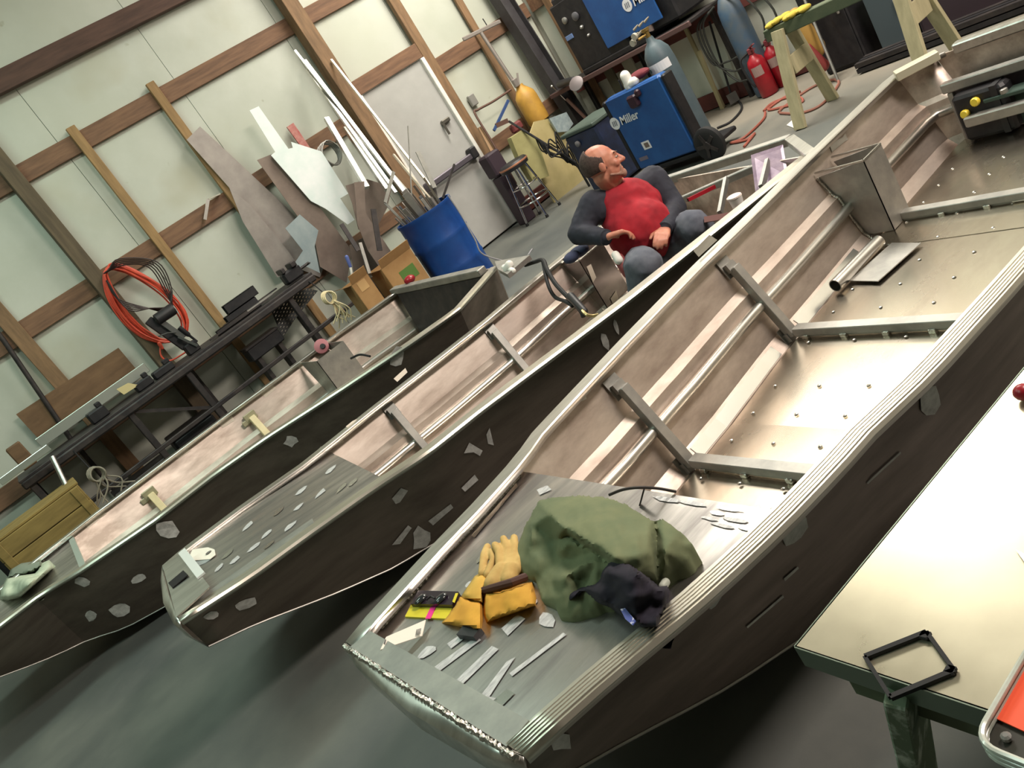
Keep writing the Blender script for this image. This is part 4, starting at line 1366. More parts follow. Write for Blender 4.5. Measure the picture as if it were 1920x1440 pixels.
# cardboard boxes
for nm, pix, y, dp, lab in (('cardboard_box', [(713, 511), (763, 463), (806, 516), (755, 556)], 6.98, .3, 'cardboard box with green print in front of the blue drum'), ('cardboard_box', [(661, 532), (691, 512), (716, 560), (686, 580)], 6.98, .22, 'smaller plain cardboard box left of the green-printed one')):
    f = [ay(a, b, y) for a, b in pix]
    x0, x1 = (f[0].x + f[3].x) / 2, (f[1].x + f[2].x) / 2
    z0, z1 = 0.0, max((f[0].z + f[1].z) / 2, .2)
    t = thing(nm, lab, 'box', ((x0 + x1) / 2, y + dp / 2, 0))
    mb = MB()
    th = .006
    mb.box(((x0 + x1) / 2, y, (z0 + z1) / 2), (x1 - x0, th, z1 - z0)).box(((x0 + x1) / 2, y + dp, (z0 + z1) / 2), (x1 - x0, th, z1 - z0))
    mb.box((x0, y + dp / 2, (z0 + z1) / 2), (th, dp, z1 - z0)).box((x1, y + dp / 2, (z0 + z1) / 2), (th, dp, z1 - z0)).box(((x0 + x1) / 2, y + dp / 2, .02), (x1 - x0, dp, th))
    obj('box_body', mb, CARD, t)
    obj('flap', MB().bar(V((x0, y - .03, z1 + .04)), V((x1, y - .03, z1 + .04)), .004, .09, up=(0, -.5, 1)), CARD, t)
    obj('flap', MB().bar(V((x0 - .05, y + .02, z1 + .01)), V((x0 - .05, y + dp - .02, z1 + .01)), .004, .10, up=(-1, 0, .3)), CARD_DARK, t)
    if 'green' in lab and nm and x1 - x0 > .3 or lab.startswith('cardboard'):
        zc = z1 - .18
        obj('green_label', MB().box(((x0 + x1) / 2 + .03, y - .004, zc), (.17, .002, .12)).box((x0 + .05, y - .004, zc - .14), (.08, .002, .09)), GREEN_PRINT, t)
    else:
        obj('tape', MB().box(((x0 + x1) / 2, y - .004, z1 - .06), (.09, .002, .09)), mat('tape_tan', srgb(196, 158, 106), rough=.6), t)
br = thing('paint_brush', 'paint brush with blue and white handle standing in the scrap box', 'brush', ay(660, 520, 7.2))
obj('handle', MB().cap(ay(650, 482, 7.2), ay(657, 500, 7.2), .018, .014), mat('brush_blue', srgb(92, 108, 172), rough=.4), br, smooth=True)
obj('ferrule', MB().cap(ay(657, 500, 7.2), ay(661, 522, 7.2), .012, .010), WHITE, br, smooth=True)

# ---------------------------------------------------------------- right part of the shop
XW = 7.0
# leaning dark steel beam
db0, db1 = ay(1083, 232, 8.12), ay(910, -20, 8.18)
dbm = MB()
d0 = V((db0.x + .08, 8.12, 0))
d1 = V((db1.x + .1, 8.18, db1.z + .3))
for off in (-.085, .085):
    dbm.bar(d0 + V((off, 0, 0)), d1 + V((off, 0, 0)), .012, .16, up=(0, -1, 0))
dbm.bar(d0, d1, .17, .012, up=(0, -1, 0))
single('steel_beam', dbm, mat('beam_grey', srgb(70, 68, 70), srgb(58, 54, 56), rough=.6, metal=.2, scale=6), 'dark grey steel beam leaning in the corner right of the yellow tank', 'beam')
single('steel_rod', MB().cap(ay(1034, 160, 8.03), ay(1060, 188, 8.03), .006, .006, 8).ell(ay(1035, 162, 8.03), (.016, .016, .016)), ALU_BRIGHT, 'thin bright rod hooked on the front of the leaning dark beam', 'rod')
# pole with T handle and the yellow tank
tank = thing('yellow_tank', 'yellow tank with a tall grey T-handled pole beside the door', 'tank', (6.1, 8.08, .5))
tb = ay(992, 224, 8.08)
tt = ay(962, 168, 8.08)
tb.x = tt.x = 6.10
obj('tank_body', MB().lathe([(.10, 0), (.125, .015), (.13, .05), (.13, .30), (.12, .36), (.075, .42), (.05, .45), (.045, .48)], 24, (6.12, 8.1, .80)), YELLOW, tank, smooth=50)
obj('tank_foot', MB().lathe([(.11, 0), (.11, .04)], 24, (6.12, 8.1, .77)), STEEL_DARK, tank)
obj('support', MB().cbox((6.1, 8.16, .40), (.08, .05, .78), .006), STEEL_DARK, tank)
obj('pole', MB().tube([(6.08, 8.1, 1.28), (6.06, 8.14, 1.97)], .022, 10), mat('pole_grey', srgb(150, 142, 136), rough=.5, metal=.5), tank, smooth=True)
obj('handle', MB().bar(ay(868, 74, 8.14), ay(938, 40, 8.14), .03, .045, cham=.008), mat('pole_grey', srgb(150, 142, 136)), tank)
obj('valve', MB().cbox((6.08, 8.08, 1.32), (.06, .06, .10), .01).bar((6.1, 8.06, 1.30), (6.14, 8.04, 1.40), .02, .02), mat('pole_grey', srgb(150, 142, 136)), tank)
single('hook', MB().tube(spline([ay(905, 35, 8.2), ay(912, 46, 8.2), ay(916, 54, 8.2)], 4), .006, 6), STEEL_BLACK, 'small black hook on the T handle of the yellow tank', 'hook')
# bent hand-truck frame
ht = thing('hand_truck', 'hand truck with rusty bent frame and blue brace beside the door post', 'hand truck', (5.75, 8.0, 0))
obj('frame', MB().tube(spline([ay(958, 168, 8.05), ay(925, 190, 8.05), ay(896, 206, 8.05), ay(891, 214, 8.05), ay(925, 270, 8.0), ay(968, 345, 7.95)], 5), .013, 8), mat('rust_brown', srgb(104, 78, 68), rough=.6, metal=.4), ht, smooth=True)
obj('brace', MB().bar(ay(953, 188, 8.02), ay(926, 245, 8.0), .02, .03), mat('frame_blue', srgb(52, 74, 118), rough=.5), ht)
obj('cross_bar', MB().bar(ay(930, 236, 8.0), ay(952, 226, 8.0), .02, .05), mat('rust_brown', srgb(104, 78, 68)), ht)
obj('cylinder_clamp', MB().cbox(ay(968, 238, 8.0), (.16, .08, .1), .02), mat('rust_red', srgb(112, 52, 52), rough=.6), ht)
single('pale_stick', MB().bar(ay(900, 238, 8.08), ay(945, 325, 8.0), .06, .02, up=(0, -1, 0)), mat('stick_tan', srgb(164, 132, 100), rough=.8), 'tan wooden stake leaning between door post and stool', 'stake')
# pale yellow panels
PY = mat('panel_yellow', srgb(190, 174, 126), srgb(170, 156, 106), rough=.75, scale=3)
pplate('pale_board', PY, [(1002, 228), (1040, 220), (1062, 255), (1108, 340), (1075, 368), (1040, 380), (985, 275)], 7.86, .02, 'pale yellow board leaning on the wall behind the hanging cables', 'board', -.04)
pplate('foam_block', mat('panel_green_yellow', srgb(168, 162, 112), srgb(150, 144, 96), rough=.75, scale=4), [(958, 258), (982, 243), (1008, 262), (1030, 330), (1000, 340), (975, 300)], 7.72, .08, 'yellow-green foam block leaning beside the pale board, above the stool', 'block', -.04)
pplate('clear_bag', mat('bag_pale', srgb(158, 170, 170), srgb(130, 144, 148), rough=.35, scale=20), [(1030, 222), (1062, 210), (1075, 232), (1065, 246), (1046, 248)], 7.8, .03, 'crumpled pale plastic bag below the leaning dark beam', 'bag')
# stool
SC_ = V((5.24, 7.72, 0))
stool = thing('stool', 'chrome-legged shop stool with a black seat by the door', 'stool', SC_)
obj('seat', MB().lathe([(.14, .60), (.165, .605), (.17, .63), (.17, .66), (.15, .68), (.05, .685)], 24, SC_), BLACK, stool, smooth=40)
obj('seat_band', MB().lathe([(.172, .64), (.174, .645), (.174, .655), (.172, .66)], 24, SC_), mat('seat_rust', srgb(176, 120, 92), rough=.5, metal=.3), stool, smooth=True)
CH = mat('chrome', srgb(200, 196, 196), rough=.18, metal=1.0)
for k in range(4):
    a = rad(45 + 90 * k + 18)
    u = V((math.cos(a), math.sin(a), 0))
    lg = obj('leg', MB().tube([SC_ + u * .12 + V((0, 0, .61)), SC_ + u * .21 + V((0, 0, .012))], .012, 8), CH, stool, smooth=True)
    obj('rubber_foot', MB().lathe([(.018, 0), (.018, .03), (.013, .035)], 10, SC_ + u * .212), RUBBER, lg)
obj('foot_ring', MB().tube([SC_ + V((.185 * math.cos(a), .185 * math.sin(a), .22)) for a in [2 * math.pi * k / 28 for k in range(28)]], .010, 8, closed=True), CH, stool, smooth=True)
obj('foot_ring', MB().tube([SC_ + V((.155 * math.cos(a), .155 * math.sin(a), .40)) for a in [2 * math.pi * k / 28 for k in range(28)]], .008, 8, closed=True), CH, stool, smooth=True)
single('purple_box', MB().cbox((5.22, 8.02, .74), (.2, .2, .26), .02).cbox((5.22, 8.02, .30), (.16, .16, .6), .01), mat('purple_dark', srgb(52, 38, 48), rough=.6), 'dark purple box behind the stool against the door post', 'box')
# hanging black cables
cab = thing('cable_coil', 'black welding cables looped over a bar in front of the pale board', 'cable', (5.7, 7.6, .4))
obj('bar', MB().tube([ay(955, 228, 8.0), ay(968, 236, 7.75), ay(1080, 305, 7.4)], .014, 8).tube([ay(1080, 305, 7.4), V((ay(1080, 305, 7.4).x, 7.4, .004))], .014, 8), STEEL_BLACK, cab, smooth=True)
for k in range(7):
    a0, a1 = ay(1004 + 3 * k, 258 + 2 * k, 7.66 - .03 * k), ay(1045 + 5 * k, 284 + 3 * k, 7.55 - .02 * k)
    lowz = .46 + .07 * (k % 4) - .03 * k
    mid = (a0 + a1) / 2
    pts = [a0, a0 + V((-.03 + .02 * (k % 3), -.02, -.15)), V((a0.x + .02 * k, mid.y - .03, lowz + .08)), V((mid.x + .05, mid.y - .03, lowz)), V((a1.x + .06, mid.y - .03, lowz + .10)), a1 + V((.04, 0, -.12)), a1]
    obj('cable_loop', MB().tube(spline(pts, 5), .0085, 6), RUBBER, cab, smooth=True)

# ---------------------------------------------------------------- shelf on the right wall with the upper welder
SZ = .99
sh = thing('steel_table', 'long dark steel wall table carrying the upper black welder', 'table', (6.7, 7.0, 0))
obj('table_top', MB().cbox((6.70, 6.95, SZ - .02), (.52, 2.3, .035), .006), STEEL_DARK, sh)
obj('edge_rail', MB().cbox((6.44, 6.95, SZ - .03), (.03, 2.32, .05), .006), mat('rail_rust', srgb(96, 72, 70), rough=.6, metal=.3), sh)
for y in (8.0, 7.0, 5.9):
    obj('leg', MB().cbox((6.9, y, SZ / 2 - .02), (.05, .05, SZ - .04), .006), STEEL_DARK, sh)
LOGO = mat('logo_white', srgb(228, 228, 232), rough=.5)
LOGO_D = mat('logo_grey', srgb(110, 112, 124), rough=.5)


def text_mesh(s, size, m, name, parent, origin_, xdir, ydir):
    cu = bpy.data.curves.new(name + '_curve', 'FONT')
    cu.body = s
    cu.size = size
    cu.extrude = .001
    cu.shear = .15
    cu.offset = size * .02
    tmp = bpy.data.objects.new(name + '_tmp', cu)
    COL.objects.link(tmp)
    dg = bpy.context.evaluated_depsgraph_get()
    me = bpy.data.meshes.new_from_object(tmp.evaluated_get(dg))
    bpy.data.objects.remove(tmp)
    x, y = V(xdir).normalized(), V(ydir).normalized()
    z = x.cross(y)
    mb = MB()
    mb.add([V(origin_) + x * v.co.x + y * v.co.y + z * v.co.z for v in me.vertices], [tuple(p.vertices) for p in me.polygons])
    return obj(name, mb, m, parent)


def logo(parent, c, xdir, ydir, r, size):
    x, y = V(xdir).normalized(), V(ydir).normalized()
    z = x.cross(y)
    c = V(c)
    mb = MB()
    mb.lathe([(r, 0), (r, .002)], 28, c, z)
    e = obj('emblem', mb, LOGO, parent)
    mk = MB()
    for k in (-1, 0, 1):
        o = c + x * (k * r * .38) + z * .0025
        mk.add([o - x * r * .2 - y * r * .42, o + x * r * .02 - y * r * .42, o + x * r * .2 + y * r * .42, o - x * r * .02 + y * r * .42], [(0, 1, 2, 3)])
    obj('emblem_mark', mk, LOGO_D, e)
    text_mesh('Miller', size, LOGO, 'lettering', parent, c + x * r * 1.25 - y * size * .33 + z * .001, x, y)


# upper welder: black front towards -X, blue side towards -Y
U0, U1 = V((6.47, 6.62, SZ)), V((6.97, 7.38, SZ))
up = thing('welder', 'upper black and blue welding machine on the wall table', 'welder', ((U0.x + U1.x) / 2, (U0.y + U1.y) / 2, SZ))
obj('case', MB().cbox(((U0.x + U1.x) / 2, (U0.y + U1.y) / 2, SZ + .44), (U1.x - U0.x, U1.y - U0.y, .82), .02), STEEL_BLACK, up)
obj('base_skid', MB().cbox(((U0.x + U1.x) / 2, (U0.y + U1.y) / 2 - .1, SZ + .03), (U1.x - U0.x + .04, U1.y - U0.y + .3, .06), .01), STEEL_BLACK, up)
xd, yd = V((0, -1, 0)), V((0, 0, 1))
bl = [ax(1090, -5, U0.x - .01), ax(1135, 80, U0.x - .01), ax(1232, 10, U0.x - .01), ax(1215, -30, U0.x - .01)]
yb0, yb1 = bl[1].y, bl[2].y
obj('blue_panel', MB().cbox((U0.x - .012, (yb0 + yb1) / 2, (SZ + .13 + 1.86) / 2), (.02, yb0 - yb1, 1.86 - SZ - .13), .006), BLUE_PAINT, up)
obj('case_rear', MB().cbox(((U0.x + U1.x) / 2 + .02, (yb0 + yb1) / 2 - .08, SZ + .45), (U1.x - U0.x - .04, yb0 - yb1 + .14, .80), .02), STEEL_BLACK, up)
fp = [ax(1035, 25, U0.x - .005), ax(1092, 138, U0.x - .005)]
fy0 = (fp[0].y + fp[1].y) / 2
obj('front_panel', MB().cbox((U0.x + .06, (fy0 + yb0) / 2, SZ + .42), (.13, abs(fy0 - yb0) , .74), .015), STEEL_BLACK, up)
for (a, b), r_, m in (((1060, 38), .035, ALU_DULL), ((1080, 30), .045, mat('dial_grey', srgb(84, 84, 88), rough=.4)), ((1092, 50), .02, ALU_DULL), ((1105, 65), .016, ALU_DULL)):
    p = ax(a, b, U0.x - .008)
    obj('dial', MB().lathe([(r_, 0), (r_, .02), (r_ * .6, .03)], 16, p, (-1, 0, 0)), m, up, smooth=40)
p = ax(1068, 70, U0.x - .008)
obj('display', MB().cbox(p, (.012, .12, .05), .004), mat('display_blue', srgb(104, 130, 178), rough=.3), up)
lp = ax(1176, 10, U0.x - .024)
logo(up, lp, xd, yd, .062, .13)
cl = thing('wire_clamps', 'pale cream clamps heaped at the foot of the upper welder', 'clamp', V((6.4, 6.55, SZ)))
for k, (a, b) in enumerate(((1190, 55), (1197, 66), (1190, 70), (1200, 48), (1210, 40))):
    obj('clamp_jaw', MB().cap(ax(a, b, 6.46), ax(a + 7, b - 9, 6.46), .018, .015, 8), mat('clamp_cream', srgb(170, 160, 144), rough=.5), cl, smooth=True)
obj('clamp_arm', MB().bar(ax(1212, 30, 6.46), ax(1222, 58, 6.46), .05, .02, up=(-1, 0, 0)), mat('clamp_brown', srgb(132, 116, 112), rough=.5), cl)
# junk on the left end of the table
jk = thing('angle_grinder', 'dark angle grinder lying on the near left end of the wall table', 'grinder', az(1060, 155, SZ))
obj('grinder_body', MB().cap(az(1050, 158, SZ + .05), az(1075, 150, SZ + .045), .045, .038), STEEL_BLACK, jk, smooth=True)
obj('guard', MB().lathe([(.07, 0), (.075, .02), (.04, .03)], 16, az(1082, 158, SZ + .06), (-.6, -.4, .6)), mat('guard_grey', srgb(104, 96, 96), rough=.5, metal=.4), jk, smooth=True)
single('angle_strut', MB().bar(ax(1062, 185, 6.45), V((6.6, 7.7, 0.02)), .05, .03), mat('rust_brown', srgb(104, 78, 68)), 'rusty angle iron standing below the left end of the wall table', 'bar')
single('green_board', MB().bar(V((6.72, 7.35, .0)), V((6.74, 7.38, .90)), .14, .02, up=(-1, 0, 0)), mat('board_olive', srgb(82, 78, 62), rough=.8), 'olive brown board standing under the wall table', 'board')
single('pale_board', MB().bar(V((6.76, 7.05, .0)), V((6.78, 7.1, .90)), .16, .02, up=(-1, 0, 0)), mat('board_pale', srgb(150, 148, 134), rough=.8), 'pale narrow board standing under the wall table behind the white mask', 'board')

# ---------------------------------------------------------------- lower blue welder on its running gear
XB_ = 5.25
wl = thing('welder', 'lower large blue welding machine on a wheeled cart behind the man', 'welder', (5.4, 5.6, 0))
c_ = [on_plane(a, b, (XB_, 5.3, .5), V((1, .0, 0))) for a, b in ((1130, 196), (1246, 131), (1292, 287), (1206, 318))]
y0 = (c_[0].y + c_[3].y) / 2
y1 = (c_[1].y + c_[2].y) / 2
zt, zb = (c_[0].z + c_[1].z) / 2, (c_[2].z + c_[3].z) / 2
obj('case', MB().cbox((XB_ + .065, (y0 + y1) / 2, (zt + zb) / 2), (.12, y0 - y1, zt - zb), .02), BLUE_PAINT, wl)
obj('side_panel', MB().cbox((XB_ + .01, (y0 + y1) / 2, (zt + zb) / 2), (.03, y0 - y1 - .02, zt - zb - .02), .006), BLUE_PAINT, wl)
obj('front_panel', MB().cbox((XB_ + .065, y0 + .03, (zt + zb) / 2), (.115, .06, zt - zb - .02), .012), STEEL_BLACK, wl)
obj('rear_panel', MB().cbox((XB_ + .065, y1 - .025, (zt + zb) / 2), (.115, .05, zt - zb - .02), .012), STEEL_BLACK, wl)
obj('cart_base', MB().cbox((XB_ + .22, (y0 + y1) / 2 - .05, zb - .035), (.42, y0 - y1 + .12, .04), .01), STEEL_BLACK, wl)
logo(wl, on_plane(1153, 232, (XB_ - .006, 0, 0), V((1, 0, 0))), xd, yd, .058, .105)
p = on_plane(1212, 272, (XB_ - .007, 0, 0), V((1, 0, 0)))
st = obj('sticker', MB().box(p, (.002, .10, .075)), LOGO, wl)
obj('sticker_print', MB().box(p + V((-.002, -.005, 0)), (.001, .055, .045)), mat('sticker_brown', srgb(116, 100, 92), rough=.6), st)
p = on_plane(1207, 297, (XB_ - .007, 0, 0), V((1, 0, 0)))
obj('sticker', MB().box(p, (.002, .11, .035)), mat('sticker_dim', srgb(112, 104, 120), rough=.6), wl)
p = on_plane(1188, 190, (XB_ - .02, 0, 0), V((1, 0, 0)))
obj('cable_port', MB().cbox(p, (.05, .12, .11), .02).cbox(p + V((0, -.09, .05)), (.04, .06, .06), .012), mat('port_dark', srgb(48, 22, 36), rough=.5), wl)
wc = on_plane(1328, 250, (XB_ + .02, 0, 0), V((1, 0, 0)))
for x in (XB_ - .02,):
    w = obj('wheel', MB().lathe([(.05, -.03), (.12, -.035), (.15, -.02), (.152, 0), (.15, .02), (.12, .035), (.05, .03)], 28, (x, wc.y, .152), (1, 0, 0)), RUBBER, wl, smooth=40)
    hb = obj('hub', MB().lathe([(.035, -.045), (.04, -.03)], 14, (x, wc.y, .152), (1, 0, 0)), STEEL_DARK, w)
    mbs = MB()
    for k in range(5):
        a = 2 * math.pi * k / 5
        mbs.bar((x - .035, wc.y + .035 * math.cos(a), .152 + .035 * math.sin(a)), (x - .035, wc.y + .11 * math.cos(a), .152 + .11 * math.sin(a)), .03, .012, up=(1, 0, 0))
    obj('spokes', mbs, STEEL_DARK, w)
for x in (XB_ + .05, XB_ + .38):
    obj('caster', MB().lathe([(.03, -.02), (.055, -.02), (.058, 0), (.055, .02), (.03, .02)], 18, (x, y0 - .05, .058), (1, 0, 0)).box((x, y0 - .05, .1), (.05, .03, .06)), RUBBER, wl)
# its gas cylinder, standing on the cart
gy = wc.y - .0
gb = az(1314, 260, zb - .014)
gb.x = max(gb.x, XB_ + .265)
gc = thing('gas_cylinder', 'grey-blue gas cylinder with a white label behind the lower blue welder', 'gas cylinder', gb)
gh = .95
obj('cylinder_body', MB().lathe([(.10, 0), (.122, .012), (.125, .05), (.125, gh - .2), (.115, gh - .1), (.075, gh - .03), (.04, gh), (.03, gh + .04)], 28, gb), CYL_BLUE, gc, smooth=50)
lb = MB()
rows = []
for z in (gh - .25, gh - .17):
    rows.append([gb + V((.1265 * math.cos(a), .1265 * math.sin(a), z)) for a in [rad(160 + 12 * k) for k in range(9)]])
lb.grid(rows)
obj('label', lb, LOGO, gc)
obj('label_print', MB().lathe([(.018, 0), (.018, .002)], 14, gb + V((-.1265, .035, gh - .21)), (-1, .3, 0)), mat('print_teal', srgb(70, 104, 108), rough=.5), gc)
obj('valve', MB().lathe([(.022, 0), (.022, .05), (.035, .055), (.035, .08)], 12, gb + V((0, 0, gh + .04))).tube([gb + V((0, 0, gh + .07)), gb + V((-.09, .03, gh + .07))], .012, 8), mat('brass', srgb(150, 124, 70), rough=.4, metal=.8), gc, smooth=40)
obj('gauge', MB().lathe([(.03, 0), (.03, .025)], 16, gb + V((-.1, .03, gh + .11)), (-1, 0, 0)).lathe([(.03, 0), (.03, .025)], 16, gb + V((-.09, .09, gh + .07)), (-1, 0, 0)), mat('gauge_cream', srgb(176, 170, 156), rough=.4), gc)
mk = thing('welding_mask', 'white respirator mask on top of the lower blue welder', 'mask', V((5.3, 5.7, zt)))
m0 = on_plane(1182, 160, (5.3, 0, 0), V((1, 0, 0)))
obj('mask_shell', MB().cap(on_plane(1172, 142, (5.32, 0, 0), V((1, 0, 0))), on_plane(1182, 160, (5.32, 0, 0), V((1, 0, 0))), .045, .05).cap(on_plane(1180, 158, (5.32, 0, 0), V((1, 0, 0))), on_plane(1190, 152, (5.32, 0, 0), V((1, 0, 0))), .05, .04), WHITE, mk, smooth=True)
obj('strap', MB().tube([on_plane(1160, 150, (5.34, 0, 0), V((1, 0, 0))), on_plane(1168, 168, (5.34, 0, 0), V((1, 0, 0)))], .008, 6), STEEL_BLACK, mk)
single('red_rag', MB().ell(on_plane(1198, 140, (5.40, 0, 0), V((1, 0, 0))) - V((0, 0, .0)), (.08, .12, .04)), mat('rag_red', srgb(104, 40, 48), rough=.9), 'dark red rag on top of the lower blue welder behind the mask', 'rag', smooth=True)
# small dark blue power unit behind the man
pw = thing('power_unit', 'dark blue power unit standing left of the lower blue welder', 'power unit', (5.7, 6.75, 0))
obj('case', MB().cbox((5.65, 6.7, .34), (.5, .5, .62), .02), mat('unit_navy', srgb(38, 50, 82), srgb(28, 34, 52), rough=.5, scale=8), pw)
obj('case_top', MB().cbox((5.65, 6.7, .665), (.54, .54, .04), .01), mat('unit_top', srgb(70, 84, 76), rough=.6), pw)
obj('knob', MB().lathe([(.03, 0), (.03, .02), (.015, .03)], 14, (5.39, 6.77, .55), (-1, 0, 0)), mat('knob_grey', srgb(110, 108, 110), rough=.5), pw, smooth=40)
obj('foot', MB().box((5.5, 6.55, .02), (.06, .06, .04)).box((5.8, 6.55, .02), (.06, .06, .04)).box((5.5, 6.85, .02), (.06, .06, .04)).box((5.8, 6.85, .02), (.06, .06, .04)), RUBBER, pw)

# ---------------------------------------------------------------- along the right wall
single('pale_lath', MB().bar(ax(1283, 48, 6.93), V((6.90, ax(1340, 168, 6.9).y, .0)), .045, .02, up=(-1, 0, 0)).bar(ax(1310, 95, 6.90), V((6.86, ax(1345, 172, 6.9).y, .0)), .045, .02, up=(-1, 0, 0)), mat('lath_pale', srgb(152, 142, 108), rough=.8), 'pale wooden lath leaning on the right wall beside the labelled cylinder', 'lath')
brm = thing('broom', 'long-handled black brush leaning on the right wall', 'broom', V((6.85, 5.75, 0)))
b0, b1 = ax(1330, 40, 6.93), ax(1370, 175, 6.85)
obj('handle', MB().tube([b0, b1], .011, 8), STEEL_BLACK, brm, smooth=True)
obj('brush_head', MB().bar(b1 - V((0, 0, .0)), V((b1.x - .02, b1.y - .02, max(b1.z - .12, .02))), .10, .04), mat('bristle', srgb(84, 80, 76), rough=.9), brm)
# second cylinder with hoses, extinguishers
c2b = V((6.80, 5.42, 0))
c2t = ax(1385, 12, 6.80)
c2b.y = 5.62
g2 = thing('gas_cylinder', 'tall steel-blue gas cylinder with looped black hoses at the right wall', 'gas cylinder', c2b)
obj('cylinder_body', MB().lathe([(.09, 0), (.115, .015), (.12, .05), (.12, .78), (.11, .9), (.07, .98), (.04, 1.02), (.03, 1.06)], 28, c2b), CYL_BLUE2, g2, smooth=50)
obj('cylinder_cap', MB().lathe([(.05, 0), (.055, .03), (.05, .12), (.03, .14)], 16, c2b + V((0, 0, 1.0))), mat('cap_navy', srgb(48, 58, 108), rough=.5), g2, smooth=40)
for k in range(3):
    pts = [c2b + V((-.06, .1, .96)), c2b + V((-.1, .28 + .04 * k, .85)), c2b + V((-.1, .32 + .03 * k, .5)), c2b + V((-.1, .2, .25 + .1 * k)), c2b + V((-.13, .05, .22 + .12 * k))]
    obj('hose', MB().tube(spline(pts, 6), .010, 6), mat('hose_dark', srgb(44, 46, 42), rough=.6), g2, smooth=True)
for k in range(2):
    pts = [c2b + V((-.05, -.05, .98)), c2b + V((-.1, -.25 - .1 * k, .95)), c2b + V((-.1, -.36 - .14 * k, .7)), c2b + V((-.1, -.3 - .12 * k, .5 - .15 * k))]
    obj('hose', MB().tube(spline(pts, 6), .010, 6), mat('hose_dark', srgb(44, 46, 42)), g2, smooth=True)


def extinguisher(base, h, r, label):
    e = thing('fire_extinguisher', label, 'fire extinguisher', base, 'fire extinguishers')
    obj('body', MB().lathe([(r * .85, 0), (r, .015), (r, h * .78), (r * .85, h * .88), (r * .4, h * .96), (r * .3, h)], 22, base), RED, e, smooth=50)
    obj('label', MB().grid([[base + V((r * 1.01 * math.cos(a), r * 1.01 * math.sin(a), z)) for a in [rad(170 + 14 * k) for k in range(6)]] for z in (h * .52, h * .74)]), mat('label_grey', srgb(150, 128, 122), rough=.5), e)
    obj('head', MB().cbox(base + V((0, 0, h + .03)), (.05, .05, .06), .008).bar(base + V((0, 0, h + .06)), base + V((-.05, -.10, h + .09)), .025, .01).bar(base + V((0, 0, h + .04)), base + V((-.05, -.09, h + .045)), .02, .01), mat('extinguisher_head', srgb(120, 52, 56), rough=.5), e)
    obj('hose', MB().tube(spline([base + V((0, .03, h + .03)), base + V((-.05, r + .03, h - .02)), base + V((-.06, r + .02, h * .5)), base + V((-.05, r * .9, h * .3))], 5), .011, 6), RUBBER, e, smooth=True)
    return e


extinguisher(az(1440, 178, .0) + V((-.02, -.05, 0)), .42, .085, 'red fire extinguisher standing beside the tall steel-blue cylinder')
extinguisher(az(1474, 158, .0), .40, .08, 'red fire extinguisher half hidden by the sawhorse leg')
# hoses on the floor
for k, (pts, m, lab) in enumerate((
        ([(1432, 208), (1450, 192), (1490, 180), (1505, 190), (1470, 200), (1440, 205), (1475, 180), (1500, 172)], RED_HOSE, 'faded red hose looped on the floor before the fire extinguishers'),
        ([(1462, 212), (1500, 212), (1540, 196), (1572, 158), (1560, 150), (1520, 165), (1470, 200), (1460, 210)], mat('hose_orange_red', srgb(140, 92, 78), rough=.6), 'orange-red hose looped on the floor between the sawhorse legs'),
        ([(1365, 185), (1385, 190), (1390, 205), (1370, 228), (1345, 240)], RUBBER, 'black hose curving on the floor behind the welder wheel'),
        ([(1435, 210), (1430, 225), (1395, 258), (1370, 268), (1400, 262), (1415, 250), (1395, 275)], RED_HOSE, 'thin reddish cable on the floor between wheel and sawhorse'))):
    single('floor_hose', MB().tube(spline([az(a, b, .012) for a, b in pts], 6), .011, 6), m, lab, 'hose', smooth=True)
single('paper_scrap', MB().sheet([az(1475, 235, .004), az(1498, 215, .004), az(1510, 222, .004), az(1488, 240, .004)], .003), PAPER, 'white paper scrap on the floor at the foot of the sawhorse leg', 'paper')


def sawhorse(x, y0, y1, zt, label):
    s = thing('sawhorse', label, 'sawhorse', (x, (y0 + y1) / 2, 0))
    obj('beam', MB().cbox((x, (y0 + y1) / 2, zt - .045), (.10, y0 - y1, .09), .006), GREEN_BEAM, s)
    for yy in (y0 - .14, y1 + .14):
        for sg in (-1, 1):
            obj('leg', MB().bar((x + sg * .07, yy, zt - .03), (x + sg * .24, yy + (.04 if yy > (y0 + y1) / 2 else -.04), .004), .10, .035, up=(1, 0, .3), cham=.004), GREY_GREEN, s)
        obj('gusset', MB().cbox((x, yy - .03, zt - .30), (.24, .02, .14), .004), GREY_GREEN, s)
    return s


sawhorse(5.56, 4.38, 3.15, .75, 'weathered green-topped sawhorse behind the stern of the nearest boat')
yr = thing('yellow_rag', 'crumpled yellow rag lying on the sawhorse beam', 'rag', V((5.56, 4.2, .75)))
mb = MB()
for k in range(7):
    mb.ell((5.56 + R.uniform(-.03, .03), 4.30 - .05 * k, .765 + R.uniform(0, .012)), (.06, .04, .022))
obj('rag_folds', mb, mat('rag_yellow', srgb(184, 164, 62), rough=.85), yr, smooth=True)
